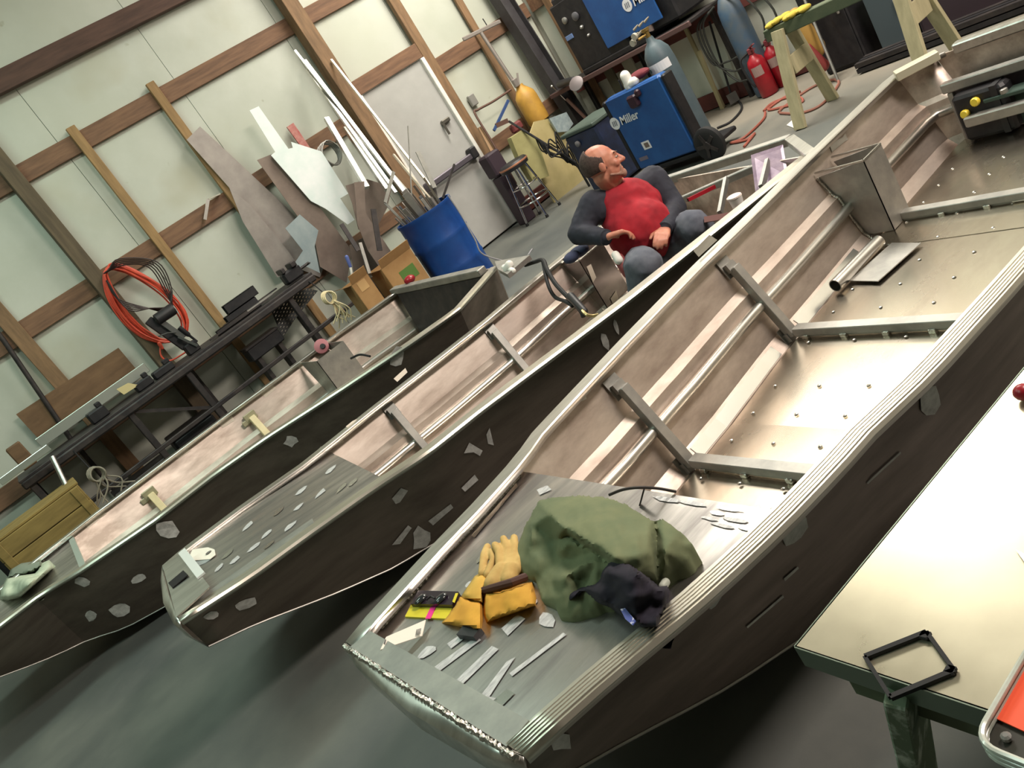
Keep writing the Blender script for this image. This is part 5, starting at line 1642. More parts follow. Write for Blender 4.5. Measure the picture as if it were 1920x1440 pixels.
# dark stock and clutter at the far right
for k in range(6):
    z = .03 + .045 * (k // 3)
    x = 6.25 + .07 * (k % 3)
    single('steel_bar', MB().bar((x, 4.3, z), (x + .05, 2.0, z), .05, .035), STEEL_DARK if k % 2 else STEEL_BLACK, '%s dark steel bar of the %s layer stacked on the floor behind the sawhorse' % (('sawhorse-side', 'middle', 'cabinet-side')[k % 3], ('bottom', 'top')[k // 3]), 'bar', group='dark steel bars stacked on the floor')
for (a, b, s, m, lab) in ((6.72, 4.60, (.3, .4, .85), STEEL_BLACK, 'dark steel cabinet at the right wall behind the sawhorse'), (6.75, 3.5, (.36, .8, .95), mat('cab_purple', srgb(52, 40, 48), rough=.6), 'dark maroon cabinet at the right wall, top right of the photo'), (6.75, 4.12, (.3, .30, .55), mat('bin_blue', srgb(66, 78, 84), rough=.6), 'blue-grey bin between the two dark cabinets')):
    t = thing('steel_cabinet', lab, 'cabinet', (a, b, 0))
    obj('cabinet_body', MB().cbox((a, b, s[2] / 2), s, .012), m, t)
    obj('cabinet_door', MB().cbox((a - s[0] / 2 - .008, b, s[2] / 2), (.014, s[1] * .92, s[2] * .92), .004), m, t)
    obj('handle', MB().cbox((a - s[0] / 2 - .025, b - s[1] * .35, s[2] * .6), (.02, .02, .1), .004), ALU_DULL, t)
single('tan_bag', MB().cap((6.4, 4.72, .62), (6.42, 4.70, .30), .06, .09), mat('bag_tan', srgb(168, 132, 66), rough=.8), 'tan bag hanging behind the sawhorse beam', 'bag', smooth=True)
single('red_tool', MB().cap((6.28, 4.66, .35), (6.32, 4.62, .16), .04, .05), mat('tool_red', srgb(128, 52, 50), rough=.5), 'red tool standing below the tan bag behind the sawhorse', 'tool', smooth=True)
single('steel_rod', MB().tube([(6.45, 4.62, .85), (6.25, 4.50, .01)], .012, 6), ALU_DULL, 'thin pale rod leaning behind the sawhorse legs', 'rod')

# ---------------------------------------------------------------- the man sitting in the stern of the middle boat
SKIN = mat('skin', srgb(196, 132, 108), srgb(176, 108, 88), rough=.5, scale=14, lo=.4, hi=.7)
SKIN.node_tree.nodes['Principled BSDF'].inputs['Subsurface Weight'].default_value = .08
NAVY = mat('sleeve_navy', srgb(44, 46, 58), srgb(36, 38, 48), rough=.85, scale=18)
REDC = mat('shirt_red', srgb(168, 24, 40), srgb(138, 16, 32), rough=.85, scale=9)
JEANS = mat('jeans_grey_blue', srgb(98, 102, 112), srgb(82, 86, 98), rough=.9, scale=12)
HAIR = mat('hair_dark', srgb(62, 46, 42), srgb(84, 66, 60), rough=.8, scale=60)
BEARD = mat('beard_grey', srgb(150, 108, 92), srgb(160, 126, 110), rough=.9, scale=80)


def remesh(o, vox, smooth=6, disp=0.0, dscale=.08):
    m = o.modifiers.new('union', 'REMESH')
    m.mode = 'VOXEL'
    m.voxel_size = vox
    m.use_smooth_shade = True
    if smooth:
        s = o.modifiers.new('soften', 'SMOOTH')
        s.factor = .5
        s.iterations = smooth
    if disp:
        tx_ = bpy.data.textures.new(o.name + '_folds', 'CLOUDS')
        tx_.noise_scale = dscale
        tx_.noise_depth = 2
        d = o.modifiers.new('folds', 'DISPLACE')
        d.texture = tx_
        d.strength = disp
        d.mid_level = .5
    return o


J = {k: ay(*v) for k, v in dict(
    head=(1130, 311, 3.58), neck=(1160, 350, 3.63), rsh=(1112, 384, 3.66), lsh=(1226, 336, 3.60), chest=(1182, 392, 3.60), belly=(1204, 440, 3.53), pelvis=(1228, 486, 3.60),
    rel=(1086, 437, 3.70), rwr=(1136, 445, 3.48), lel=(1266, 390, 3.50), lwr=(1246, 430, 3.36), rkn=(1206, 500, 3.20), lkn=(1298, 425, 3.30)).items()}
side = (J['lsh'] - J['rsh']).normalized()
upv = (J['neck'] - J['pelvis']).normalized()
fwd = upv.cross(side)
if fwd.y > 0:
    fwd = -fwd
fwd.normalize()
rt = M((side, fwd, upv)).transposed()
rhip = J['pelvis'] - side * .09
lhip = J['pelvis'] + side * .09
rft = V((J['rkn'].x - .10, J['rkn'].y + .12, .10))
lft = ax(1350, 470, J['lkn'].x + .12)
lft = V((J['lkn'].x + .22, J['lkn'].y + .10, .10))

# head frame
hf = V((.76, -.65, -.05)).normalized()
hu = (V((.20, .02, 1)) - hf * V((.20, .02, 1)).dot(hf)).normalized()
hs = hf.cross(hu)
hr = M((hs, hf, hu)).transposed()
HC = J['head'] + V((0, 0, .0))


def hp(s_, f_, u_):
    return HC + hs * s_ + hf * f_ + hu * u_


def hand(mb, wrist, d, pn, thumb_side, curl=.5):
    """palm, four unequal fingers with knuckle bends and a thumb leaving the side of the palm near its base"""
    d = V(d).normalized()
    pn = (V(pn) - d * V(pn).dot(d)).normalized()
    w = d.cross(pn)
    if thumb_side < 0:
        w = -w
    for k in range(4):
        o = w * (.030 - .020 * k)
        mb.cap(wrist + o * .55 + d * .01, wrist + o + d * .085, .0185, .0150)
    for k, L in enumerate((.070, .080, .074, .058)):
        o = w * (.030 - .020 * k)
        b = wrist + o + d * .088
        a = curl * (.7 + .12 * k)
        d1 = (d * math.cos(a * .6) + pn * math.sin(a * .6)).normalized()
        d2 = (d * math.cos(a * 1.5) + pn * math.sin(a * 1.5)).normalized()
        d3 = (d * math.cos(a * 2.3) + pn * math.sin(a * 2.3)).normalized()
        p1 = b + d1 * L * .48
        p2 = p1 + d2 * L * .32
        p3 = p2 + d3 * L * .24
        mb.cap(b - d1 * .006, p1, .0112, .0100).cap(p1, p2, .0100, .0092).cap(p2, p3, .0092, .0080)
    tb = wrist + w * .026 + d * .03
    t1 = tb + (w * .7 + d * .75 + pn * .25).normalized() * .042
    t2 = t1 + (w * .15 + d * .9 + pn * .4).normalized() * .030
    mb.cap(wrist + w * .012 + d * .02, tb, .016, .014).cap(tb, t1, .0135, .0115).cap(t1, t2, .0112, .009)


man = thing('person', 'man in a red shirt with dark sleeves and grey jeans sitting in the middle boat', 'person', (J['pelvis'].x, J['pelvis'].y, .07))
bm_ = MB()
bm_.ell(hp(0, -.012, .030), (.076, .096, .088), hr)
bm_.ell(hp(0, .030, -.045), (.058, .060, .066), hr)
bm_.ell(hp(0, .048, .002), (.058, .046, .072), hr)
bm_.cap(hp(0, .090, .022), hp(0, .112, -.016), .009, .0145)
bm_.cap(hp(-.012, .098, -.020), hp(.012, .098, -.020), .010, .010)
bm_.cap(hp(-.036, .083, .033), hp(.036, .083, .033), .0115, .0115)
for s_ in (-1, 1):
    bm_.ell(hp(s_ * .036, .068, -.018), (.024, .022, .024), hr)
    bm_.ell(hp(s_ * .078, -.004, -.004), (.011, .020, .032), hr)
bm_.cap(hp(-.020, .087, -.052), hp(.020, .087, -.052), .007, .007)
bm_.cap(hp(-.017, .086, -.064), hp(.017, .086, -.064), .008, .008)
bm_.ell(hp(0, .076, -.086), (.026, .022, .020), hr)
bm_.cap(hp(0, -.02, -.05), J['neck'] - upv * .03, .060, .066)
bm_.ell(J['chest'], (.17, .11, .16), rt)
bm_.ell(J['belly'] + upv * .02, (.165, .125, .16), rt)
bm_.ell(J['pelvis'], (.16, .12, .12), rt)
bm_.cap(J['chest'] + upv * .05, J['neck'] - upv * .04, .10, .07)
for sh_, el, wr in (('rsh', 'rel', 'rwr'), ('lsh', 'lel', 'lwr')):
    bm_.cap(J['neck'] - upv * .05, J[sh_], .06, .062)
    bm_.cap(J[sh_], J[el], .055, .042)
    bm_.cap(J[el], J[wr], .042, .028)
for h_, k_, f_ in ((rhip, 'rkn', rft), (lhip, 'lkn', lft)):
    bm_.cap(h_, J[k_], .088, .062)
    bm_.cap(J[k_], f_, .058, .042)
    bm_.cap(f_, f_ + V((.02, -.14, -.015)), .042, .034)
hand(bm_, J['rwr'], V((.75, -.45, -.22)), V((-.1, -.2, -1)), 1, .75)
hand(bm_, J['lwr'], (J['rkn'] + V((.07, -.02, .02))) - J['lwr'], V((-.5, .1, -.6)), -1, .7)
body = remesh(obj('body', bm_, SKIN, man), .0058, 3)

for s_ in (-1, 1):
    e = obj('eye', MB().ell(hp(s_ * .031, .083, .010), (.0115, .0105, .0062), hr), mat('eye_white', srgb(176, 160, 150), rough=.3), man, smooth=True)
    obj('iris', MB().ell(hp(s_ * .031, .0925, .010), (.0052, .0032, .0052), hr), mat('iris_dark', srgb(44, 34, 30), rough=.3), e, smooth=True)
    obj('eyebrow', MB().cap(hp(s_ * .014, .097, .034), hp(s_ * .046, .084, .036), .0045, .0035), HAIR, man, smooth=True)
rows = []
for i in range(37):
    t = math.pi * (.02 + .66 * i / 36)
    row = []
    for k in range(97):
        a = 2 * math.pi * k / 96
        x, f_, u_ = math.sin(t) * math.cos(a), math.sin(t) * math.sin(a), math.cos(t)
        row.append((x, f_, u_))
    rows.append(row)
hm = MB()
vs, idx = [], {}
for i, row in enumerate(rows):
    for k, (x, f_, u_) in enumerate(row):
        idx[i, k] = len(vs)
        vs.append(hp(x * .0815, -.012 + f_ * .1015, .030 + u_ * .0935))
fs = []
for i in range(36):
    for k in range(96):
        cx = sum(rows[a][b][0] for a, b in ((i, k), (i + 1, k), (i + 1, k + 1), (i, k + 1))) / 4
        cf = sum(rows[a][b][1] for a, b in ((i, k), (i + 1, k), (i + 1, k + 1), (i, k + 1))) / 4
        cu = sum(rows[a][b][2] for a, b in ((i, k), (i + 1, k), (i + 1, k + 1), (i, k + 1))) / 4
        lim = .26 - .62 * min(1, max(0, (cu - .15) / .4)) - .2 * max(0, cu - .5) + .05 * mnoise.noise(V((cx * 6, cu * 6, 2)))
        if cf < lim:
            fs.append((idx[i, k], idx[i + 1, k], idx[i + 1, k + 1], idx[i, k + 1]))
hm.add(vs, fs)
obj('hair', hm, HAIR, man, smooth=True, solid=.006)
bd = MB()
bd.ell(hp(0, .079, -.082), (.030, .024, .026), hr)
bd.cap(hp(-.024, .086, -.040), hp(.024, .086, -.040), .0065, .0065)
for s_ in (-1, 1):
    bd.cap(hp(s_ * .028, .082, -.044), hp(s_ * .032, .072, -.080), .008, .010)
    bd.cap(hp(s_ * .032, .072, -.082), hp(s_ * .058, .020, -.060), .010, .008)
remesh(obj('beard', bd, BEARD, man), .005, 3)

sm = MB()
sm.ell(J['chest'] + upv * .0, (.200, .138, .18), rt)
sm.ell(J['belly'] + upv * .03 + fwd * .01, (.205, .165, .18), rt)
sm.ell(J['pelvis'] + upv * .06, (.192, .150, .13), rt)
sm.cap(J['chest'] + upv * .05, J['neck'] - upv * .045, .115, .076)
remesh(obj('shirt', sm, REDC, man), .011, 5, .016, .07)
for nm, sh_, el, wr in (('r', 'rsh', 'rel', 'rwr'), ('l', 'lsh', 'lel', 'lwr')):
    s2 = MB()
    s2.cap(J['neck'].lerp(J[sh_], .42) - upv * .035 + fwd * .012, J[sh_], .068, .078)
    s2.cap(J[sh_].lerp(J['chest'], .10) - upv * .03, J[sh_], .085, .076)
    s2.cap(J[sh_], J[el], .080, .066)
    e2 = J[el].lerp(J[wr], .93)
    s2.cap(J[el], e2, .066, .045)
    remesh(obj('sleeve', s2, NAVY, man), .010, 4, .012, .05)
    d = (J[wr] - J[el]).normalized()
    obj('cuff', MB().lathe([(.036, 0), (.043, .004), (.043, .026), (.036, .03)], 18, J[wr] - d * .022, d), NAVY, man, smooth=True)
obj('collar', MB().tube([J['neck'] - upv * .012 + side * (.071 * math.cos(a)) + fwd * (.068 * math.sin(a) + .006) - upv * (.022 * math.sin(a)) for a in [2 * math.pi * k / 28 for k in range(28)]], .011, 8, closed=True), NAVY, man, smooth=True)
jm = MB()
jm.ell(J['pelvis'] - upv * .01, (.182, .138, .12), rt)
for h_, k_, f_ in ((rhip, 'rkn', rft), (lhip, 'lkn', lft)):
    jm.cap(h_, J[k_], .115, .096)
    jm.cap(J[k_], f_.lerp(J[k_], .12), .094, .068)
remesh(obj('jeans', jm, JEANS, man), .011, 5, .018, .06)
for f_ in (rft, lft):
    bt = MB()
    bt.cap(f_ + V((0, .03, -.02)), f_ + V((.02, -.16, -.032)), .052, .042)
    bt.cap(f_ + V((0, .01, .03)), f_ + V((0, .01, -.02)), .054, .054)
    remesh(obj('boot', bt, mat('boot_brown', srgb(70, 54, 44), rough=.7), man), .01, 3)

# ---------------------------------------------------------------- things on the bow deck of the nearest boat
import numpy as np


def lump(name, plane, outline, ctrl, m, step=9, sigma=30, rough=.004, seed=1, base=.0, edge=14, parent=None, fold=0, fdir=(1, 0), floor_fn=None):
    """soft heap of cloth: heights (m above the plane) interpolated between control points, closed down to the plane at its outline"""
    P, N = plane
    xs_ = [p[0] for p in outline]
    ys_ = [p[1] for p in outline]
    C = np.array([(c[0], c[1]) for c in ctrl], float)
    H = np.array([c[2] for c in ctrl], float)

    def dist_edge(x, y):
        d = 1e9
        k = len(outline)
        for i in range(k):
            ax_, ay_ = outline[i]
            bx_, by_ = outline[(i + 1) % k]
            t = ((x - ax_) * (bx_ - ax_) + (y - ay_) * (by_ - ay_)) / max(1e-6, (bx_ - ax_) ** 2 + (by_ - ay_) ** 2)
            t = min(1, max(0, t))
            d = min(d, math.hypot(x - ax_ - t * (bx_ - ax_), y - ay_ - t * (by_ - ay_)))
        return d

    def height(x, y):
        w = np.exp(-((C[:, 0] - x) ** 2 + (C[:, 1] - y) ** 2) / (2 * sigma ** 2)) + 1e-9
        h = float((w * H).sum() / w.sum())
        e = min(1, dist_edge(x, y) / edge)
        q = mnoise.noise(V((x * .02 + seed, y * .02, seed * 3.1))) * rough * 2 + mnoise.noise(V((x * .06 + seed, y * .06, 5.1))) * rough
        if fold:
            s_ = x * fdir[0] + y * fdir[1] + 18 * mnoise.noise(V((x * .012, y * .012, seed)))
            q += fold * (abs(math.sin(s_ * .11)) - .5)
        return max(base + .002, base + (h - base + q) * (math.sqrt(max(0, e * (2 - e)))))
    verts, key = [], {}
    nx, ny = int((max(xs_) - min(xs_)) / step) + 2, int((max(ys_) - min(ys_)) / step) + 2
    x0, y0 = min(xs_), min(ys_)
    pts2 = []
    for i in range(nx):
        for j in range(ny):
            x, y = x0 + i * step, y0 + j * step
            if inside(outline, x, y):
                if dist_edge(x, y) > step * .35:
                    key[i, j] = len(pts2)
                    pts2.append((x, y))
    # outline samples
    ring = []
    k = len(outline)
    for i in range(k):
        a, b = outline[i], outline[(i + 1) % k]
        n = max(1, int(math.hypot(b[0] - a[0], b[1] - a[1]) / step))
        for q in range(n):
            ring.append((a[0] + (b[0] - a[0]) * q / n, a[1] + (b[1] - a[1]) * q / n))
    from mathutils.geometry import delaunay_2d_cdt
    allp = [V((x, y)) for x, y in pts2] + [V((x, y)) for x, y in ring]
    n0 = len(pts2)
    edges = [(n0 + i, n0 + (i + 1) % len(ring)) for i in range(len(ring))]
    vo, eo, fo, *_ = delaunay_2d_cdt(allp, edges, [], 1, 1e-4)
    mb = MB()
    top = []
    for v in vo:
        h = height(v.x, v.y)
        top.append(on_plane(v.x, v.y, P + N * h, N))
    bot = [p - N * ((p - P).dot(N) - base - .001) for p in top]
    n = len(top)
    fs = [tuple(f) for f in fo]
    fs2 = [tuple(i + n for i in reversed(f)) for f in fs]
    cnt = {}
    for f in fs:
        for a, b in zip(f, f[1:] + f[:1]):
            cnt[a, b] = 1
    sk = [(b, a, a + n, b + n) for (a, b) in cnt if (b, a) not in cnt]
    mb.add(top + bot, fs + fs2 + sk)
    return mb


def cloth(plane, outline, ctrl, step=6, rough=.003, seed=1, base=0.0, links=()):
    """folded cloth: planes stretched between crest and valley points (x, y, height), hanging straight down at its outline"""
    from mathutils.geometry import delaunay_2d_cdt
    P, N = plane
    k = len(outline)
    A_ = [V((p[0], p[1])) for p in outline] + [V((p[0], p[1])) for p in ctrl]
    Hh = [p[2] for p in outline] + [p[2] for p in ctrl]
    ed = [(i, (i + 1) % k) for i in range(k)] + [(k + a, k + b) for a, b in links]
    vo, eo, fo, ov, *_ = delaunay_2d_cdt(A_, ed, [], 1, 1e-4)
    hv = [Hh[o[0]] if o else 0.05 for o in ov]
    o2 = [(p[0], p[1]) for p in outline]

    def h_at(x, y):
        best = None
        for f in fo:
            a, b, c = (vo[i] for i in f[:3])
            d = (b.y - c.y) * (a.x - c.x) + (c.x - b.x) * (a.y - c.y)
            if abs(d) < 1e-9:
                continue
            u = ((b.y - c.y) * (x - c.x) + (c.x - b.x) * (y - c.y)) / d
            v = ((c.y - a.y) * (x - c.x) + (a.x - c.x) * (y - c.y)) / d
            w = 1 - u - v
            m = min(u, v, w)
            if best is None or m > best[0]:
                best = (m, u * hv[f[0]] + v * hv[f[1]] + w * hv[f[2]])
            if m >= 0:
                break
        h = best[1]
        q = mnoise.noise(V((x * .03 + seed, y * .03, seed * 3.1))) * rough * 1.5 + mnoise.noise(V((x * .09 + seed, y * .05, 5.1))) * rough
        return max(base + .002, h + q)
    pts = []
    xs_, ys_ = [p[0] for p in o2], [p[1] for p in o2]
    x = min(xs_)
    r_ = random.Random(seed)
    while x < max(xs_):
        y = min(ys_)
        while y < max(ys_):
            q = (x + r_.uniform(-.3, .3) * step, y + r_.uniform(-.3, .3) * step)
            if inside(o2, *q):
                pts.append(V(q))
            y += step
        x += step
    ring = []
    for i in range(k):
        a, b = o2[i], o2[(i + 1) % k]
        n = max(1, int(math.hypot(b[0] - a[0], b[1] - a[1]) / step))
        for q in range(n):
            ring.append(V((a[0] + (b[0] - a[0]) * q / n, a[1] + (b[1] - a[1]) * q / n)))
    n0 = len(pts)
    vo2, eo2, fo2, *_ = delaunay_2d_cdt(pts + ring, [(n0 + i, n0 + (i + 1) % len(ring)) for i in range(len(ring))], [], 1, 1e-4)
    top = [on_plane(v.x, v.y, P + N * h_at(v.x, v.y), N) for v in vo2]
    bot = [p - N * ((p - P).dot(N) - base - .001) for p in top]
    n = len(top)
    fs = [tuple(f) for f in fo2]
    cnt = {(a, b) for f in fs for a, b in zip(f, f[1:] + f[:1])}
    sk = [(b, a, a + n, b + n) for (a, b) in cnt if (b, a) not in cnt]
    return MB().add(top + bot, fs + [tuple(i + n for i in reversed(f)) for f in fs] + sk)


JK = mat('jacket_olive', srgb(112, 118, 86), srgb(96, 106, 78), rough=.92, scale=7, detail=8)
out = [(982, 985, .05), (1008, 936, .09), (1040, 929, .10), (1085, 926, .11), (1138, 930, .11), (1168, 940, .11), (1196, 956, .105), (1222, 974, .095), (1244, 970, .09), (1264, 985, .085), (1284, 1002, .07), (1299, 1020, .06), (1290, 1046, .045), (1268, 1070, .03), (1234, 1097, .025), (1214, 1088, .05),
       (1190, 1110, .04), (1150, 1128, .03), (1118, 1142, .02), (1085, 1160, .012), (1050, 1161, .01), (1040, 1136, .02), (1014, 1124, .02), (1004, 1088, .02), (962, 1064, .018), (966, 1030, .025)]
ctrl = [(1030, 965, .135), (1060, 992, .155), (1110, 1022, .165), (1150, 1046, .16), (1188, 1080, .11), (1222, 1092, .05),
        (1064, 1004, .085), (1112, 1036, .10), (1150, 1064, .11),
        (1120, 960, .15), (1175, 1000, .15), (1205, 1040, .135), (1229, 982, .075), (1231, 1030, .070), (1233, 1070, .045), (1219, 1000, .125), (1222, 1040, .115), (1226, 1075, .075), (1242, 1000, .105), (1245, 1035, .095), (1246, 1062, .065), (1272, 1020, .075), (1258, 1015, .095),
        (1000, 985, .10), (990, 1030, .06), (1010, 1052, .055), (1040, 1015, .06), (1048, 1050, .05), (1070, 1012, .115), (1090, 1060, .105), (1110, 1095, .085), (1080, 1050, .06), (1100, 1090, .05),
        (1052, 1030, .10), (1060, 1080, .085), (1056, 1120, .05), (1034, 1090, .045), (1022, 1070, .035), (1120, 1050, .125), (1140, 1090, .085), (1085, 1120, .045)]
links = [(0, 1), (1, 2), (2, 3), (3, 4), (4, 5), (6, 7), (7, 8), (12, 13), (13, 14), (15, 16), (16, 17), (18, 19), (19, 20)]
jk_mb = cloth(PL1, out, ctrl, step=5, rough=.0045, seed=3, links=links)
jacket = single('jacket', jk_mb, JK, 'olive green jacket heaped on the bow deck of the nearest boat', 'jacket', smooth=70)
_s = jacket.modifiers.new('soften', 'SMOOTH')
_s.iterations = 2

BK = mat('knit_black', srgb(24, 22, 34), srgb(34, 30, 44), rough=.95, scale=30)
out = [(1152, 1034), (1160, 1030), (1168, 1042), (1190, 1058), (1215, 1078), (1235, 1098), (1252, 1096), (1256, 1110), (1252, 1135), (1240, 1160), (1236, 1178), (1205, 1182), (1188, 1170), (1170, 1160), (1145, 1140), (1120, 1132), (1095, 1112), (1070, 1130), (1062, 1125), (1066, 1108), (1090, 1098), (1118, 1088), (1128, 1065)]
ctrl = [(1160, 1038, .13), (1190, 1065, .155), (1165, 1075, .15), (1215, 1095, .13), (1240, 1110, .09), (1240, 1150, .07), (1215, 1165, .06), (1190, 1150, .09), (1180, 1115, .14), (1140, 1105, .115), (1110, 1110, .085), (1075, 1115, .07), (1145, 1130, .085)]
kn = thing('knit_cap', 'black knit garment with a blue label lying over the green jacket', 'garment', on_plane(1190, 1110, *PL1))
obj('knit_body', lump('knit', PL1, out, ctrl, BK, step=6, sigma=16, rough=.006, seed=8, edge=10), BK, kn, smooth=70)
lb = [(1163, 1142), (1172, 1140), (1192, 1164), (1186, 1172), (1172, 1160)]
hN = .098
obj('blue_label', MB().sheet([on_plane(a, b, PL1[0] + PL1[1] * hN, PL1[1]) for a, b in lb], .002, n=PL1[1]), mat('label_blue', srgb(70, 84, 150), srgb(200, 200, 220), rough=.5, scale=45, lo=.55, hi=.6), kn)

GL = mat('glove_yellow', srgb(204, 154, 52), srgb(184, 132, 42), rough=.85, scale=8)
GLP = mat('glove_worn', srgb(200, 170, 106), srgb(176, 142, 80), rough=.85, scale=10)


def pd(x, y, h):
    return on_plane(x, y, PL1[0] + PL1[1] * h, PL1[1])


g1 = thing('work_glove', 'yellow leather work glove lying lower left, cuff towards the bow', 'glove', pd(880, 1130, 0))
obj('cuff', lump('c', PL1, [(850, 1138), (862, 1118), (905, 1128), (906, 1160), (902, 1184), (865, 1176), (828, 1168)], [(850, 1150, .03), (880, 1150, .045), (900, 1165, .03), (840, 1165, .025)], GL, step=6, sigma=16, rough=.003, seed=2, edge=8), GL, g1, smooth=70)
obj('back', lump('b', PL1, [(862, 1122), (876, 1100), (890, 1080), (905, 1072), (918, 1085), (908, 1110), (906, 1132)], [(890, 1100, .04), (905, 1080, .035), (880, 1120, .04)], GL, step=5, sigma=14, rough=.003, seed=5, edge=7), mat('glove_yellow_pale', srgb(208, 170, 78), srgb(190, 148, 60), rough=.85, scale=8), g1, smooth=70)
fm = MB()
for a, b, c in (((905, 1075, .03), (908, 1040, .035), (914, 1025, .03)), ((915, 1078, .03), (926, 1050, .035), (922, 1034, .03))):
    fm.cap(pd(*a), pd(*b), .013, .012).cap(pd(*b), pd(*c), .012, .011)
remesh(obj('fingers', fm, GLP, g1), .004, 3)
g2 = thing('work_glove', 'yellow leather work glove with dark cuff band, beside the green jacket', 'glove', pd(950, 1110, 0))
obj('cuff', lump('c', PL1, [(906, 1112), (940, 1106), (982, 1094), (998, 1090), (1006, 1122), (1004, 1136), (975, 1146), (940, 1158), (912, 1168), (906, 1150)], [(930, 1130, .045), (970, 1115, .055), (1000, 1115, .035), (930, 1155, .025), (985, 1138, .03)], GL, step=6, sigma=16, rough=.003, seed=4, edge=8), GL, g2, smooth=70)
obj('cuff_band', MB().tube([pd(905, 1108, .03), pd(930, 1101, .052), pd(960, 1092, .055), pd(985, 1082, .035)], .011, 8), mat('band_brown', srgb(72, 42, 34), rough=.7), g2, smooth=True)
fm = MB()
fm.cap(pd(925, 1095, .035), pd(940, 1070, .04), .026, .024).cap(pd(955, 1088, .03), pd(958, 1068, .035), .024, .022)
for a, b, c in (((938, 1068, .04), (936, 1035, .045), (928, 1022, .04)), ((952, 1062, .035), (952, 1030, .035), (944, 1010, .03)), ((960, 1060, .03), (966, 1030, .03), (964, 1008, .025)), ((968, 1070, .025), (976, 1052, .025), (975, 1040, .02))):
    fm.cap(pd(*a), pd(*b), .0135, .0125).cap(pd(*b), pd(*c), .0125, .011)
remesh(obj('fingers', fm, GLP, g2), .004, 3)
pk = thing('sunglasses_pack', 'yellow carded pack of black sunglasses with a pink stripe on the bow deck', 'package', pd(805, 1135, 0))
n1 = PL1[1]
obj('card', MB().sheet([pd(759, 1156, .008), pd(772, 1131, .008), pd(851, 1133, .008), pd(838, 1160, .008)], .006, n=n1), mat('card_yellow', srgb(206, 192, 40), rough=.5), pk)
obj('blister', MB().sheet([pd(770, 1132, .020), pd(784, 1107, .020), pd(859, 1109, .020), pd(847, 1134, .020)], .019, n=n1), mat('blister_dark', srgb(38, 30, 40), rough=.2), pk)
for x, y, s_ in ((788, 1124, 1), (826, 1122, 1)):
    obj('lens', MB().ell(pd(x, y, .024), (.022, .017, .008), None), mat('lens_black', srgb(40, 44, 46), rough=.12), pk, smooth=True)
obj('bridge', MB().tube([pd(800, 1124, .03), pd(808, 1118, .032), pd(815, 1122, .03)], .003, 6), BLACK, pk)
obj('pink_stripe', MB().sheet([pd(797, 1160, .0095), pd(809, 1135, .0095), pd(818, 1136, .0095), pd(807, 1160, .0095)], .001, n=n1), mat('stripe_pink', srgb(226, 40, 140), rough=.5), pk)
obj('yellow_strip', MB().sheet([pd(848, 1128, .0215), pd(854, 1112, .0215), pd(859, 1112, .0215), pd(852, 1130, .0215)], .001, n=n1), mat('card_yellow', srgb(206, 192, 40)), pk)
tg = thing('price_tag', 'long white card tag with barcode lying near the bow cap of the nearest boat', 'tag', pd(755, 1190, 0))
obj('card', MB().sheet([pd(713, 1218, .054), pd(724, 1194, .056), pd(798, 1162, .020), pd(791, 1192, .014)], .002, n=n1), PAPER, tg)
bc = MB()
for k in range(6):
    x = 779 + k * 1.6
    bc.sheet([pd(x, 1191.5 - k * .5, .0245), pd(x + .9, 1191 - k * .5, .0245), pd(x + 2.6, 1180 - k * .5, .0275), pd(x + 1.7, 1180.5 - k * .5, .0275)], .0006, n=n1)
obj('barcode', bc, mat('ink_grey', srgb(96, 92, 90), rough=.7), tg)
obj('slot', MB().sheet([pd(719, 1207, .0545), pd(722, 1207, .0545), pd(724, 1199, .0555), pd(721, 1199, .0555)], .0006, n=n1), mat('ink_grey', srgb(96, 92, 90)), tg)
single('black_clip', MB().bar(pd(866, 1186, .012), pd(898, 1190, .012), .03, .02), BLACK, 'small black clip under the lower yellow glove', 'clip')
zt_ = single('cable_tie', MB().tube(spline([pd(1142, 928, .06), pd(1168, 918, .065), pd(1200, 914, .06), pd(1235, 916, .03), pd(1268, 922, .004)], 5), .004, 6).bar(pd(1208, 916, .05), pd(1200, 946, .004), .012, .004), mat('tie_brown', srgb(40, 34, 32), rough=.6), 'black cable tie on the aft edge of the near bow deck above the jacket', 'cable tie')
single('ear_plug', MB().cap(pd(1243, 1100, .03), pd(1248, 1092, .03), .010, .010), mat('plug_pale', srgb(170, 176, 164), rough=.5), 'small pale plug at the right end of the black garment', 'plug', smooth=True)

# tags and cables on the middle boat
n2 = PL2[1]


def pd2(x, y, h):
    return on_plane(x, y, PL2[0] + PL2[1] * h, PL2[1])


t2 = thing('price_tag', 'white card tag with a round hole on the bow of the middle boat', 'tag', pd2(378, 1040, 0))
obj('card', MB().sheet([pd2(351, 1052, .008), pd2(361, 1030, .010), pd2(390, 1026, .012), pd2(402, 1030, .012), pd2(404, 1040, .010), pd2(394, 1048, .008)], .002, n=n2), PAPER, t2)
obj('hole', MB().lathe([(.014, 0), (.014, .0012)], 16, pd2(391, 1036, .0125), n2), mat('hole_grey', srgb(96, 94, 90), rough=.8), t2)
single('clear_tag', MB().sheet([pd2(360, 1066, .004), pd2(368, 1050, .004), pd2(395, 1048, .006), pd2(384, 1056, .004)], .002, n=n2), mat('tag_clear', srgb(150, 160, 160), rough=.4), 'translucent grey tag lying under the white card tag on the middle boat', 'tag')
cb2 = thing('welding_lead', 'black welding lead draped over the far gunwale of the middle boat', 'cable', ay(1050, 540, 3.75))
obj('lead', MB().tube(spline([ay(985, 497, 4.45), ay(1003, 491, 4.25), ay(1018, 488, 4.08), ay(1026, 506, 3.98), ay(1040, 530, 3.88), ay(1056, 548, 3.78), ay(1074, 566, 3.66), ay(1090, 584, 3.56), ay(1094, 594, 3.54)], 6), .013, 8), RUBBER, cb2, smooth=True)
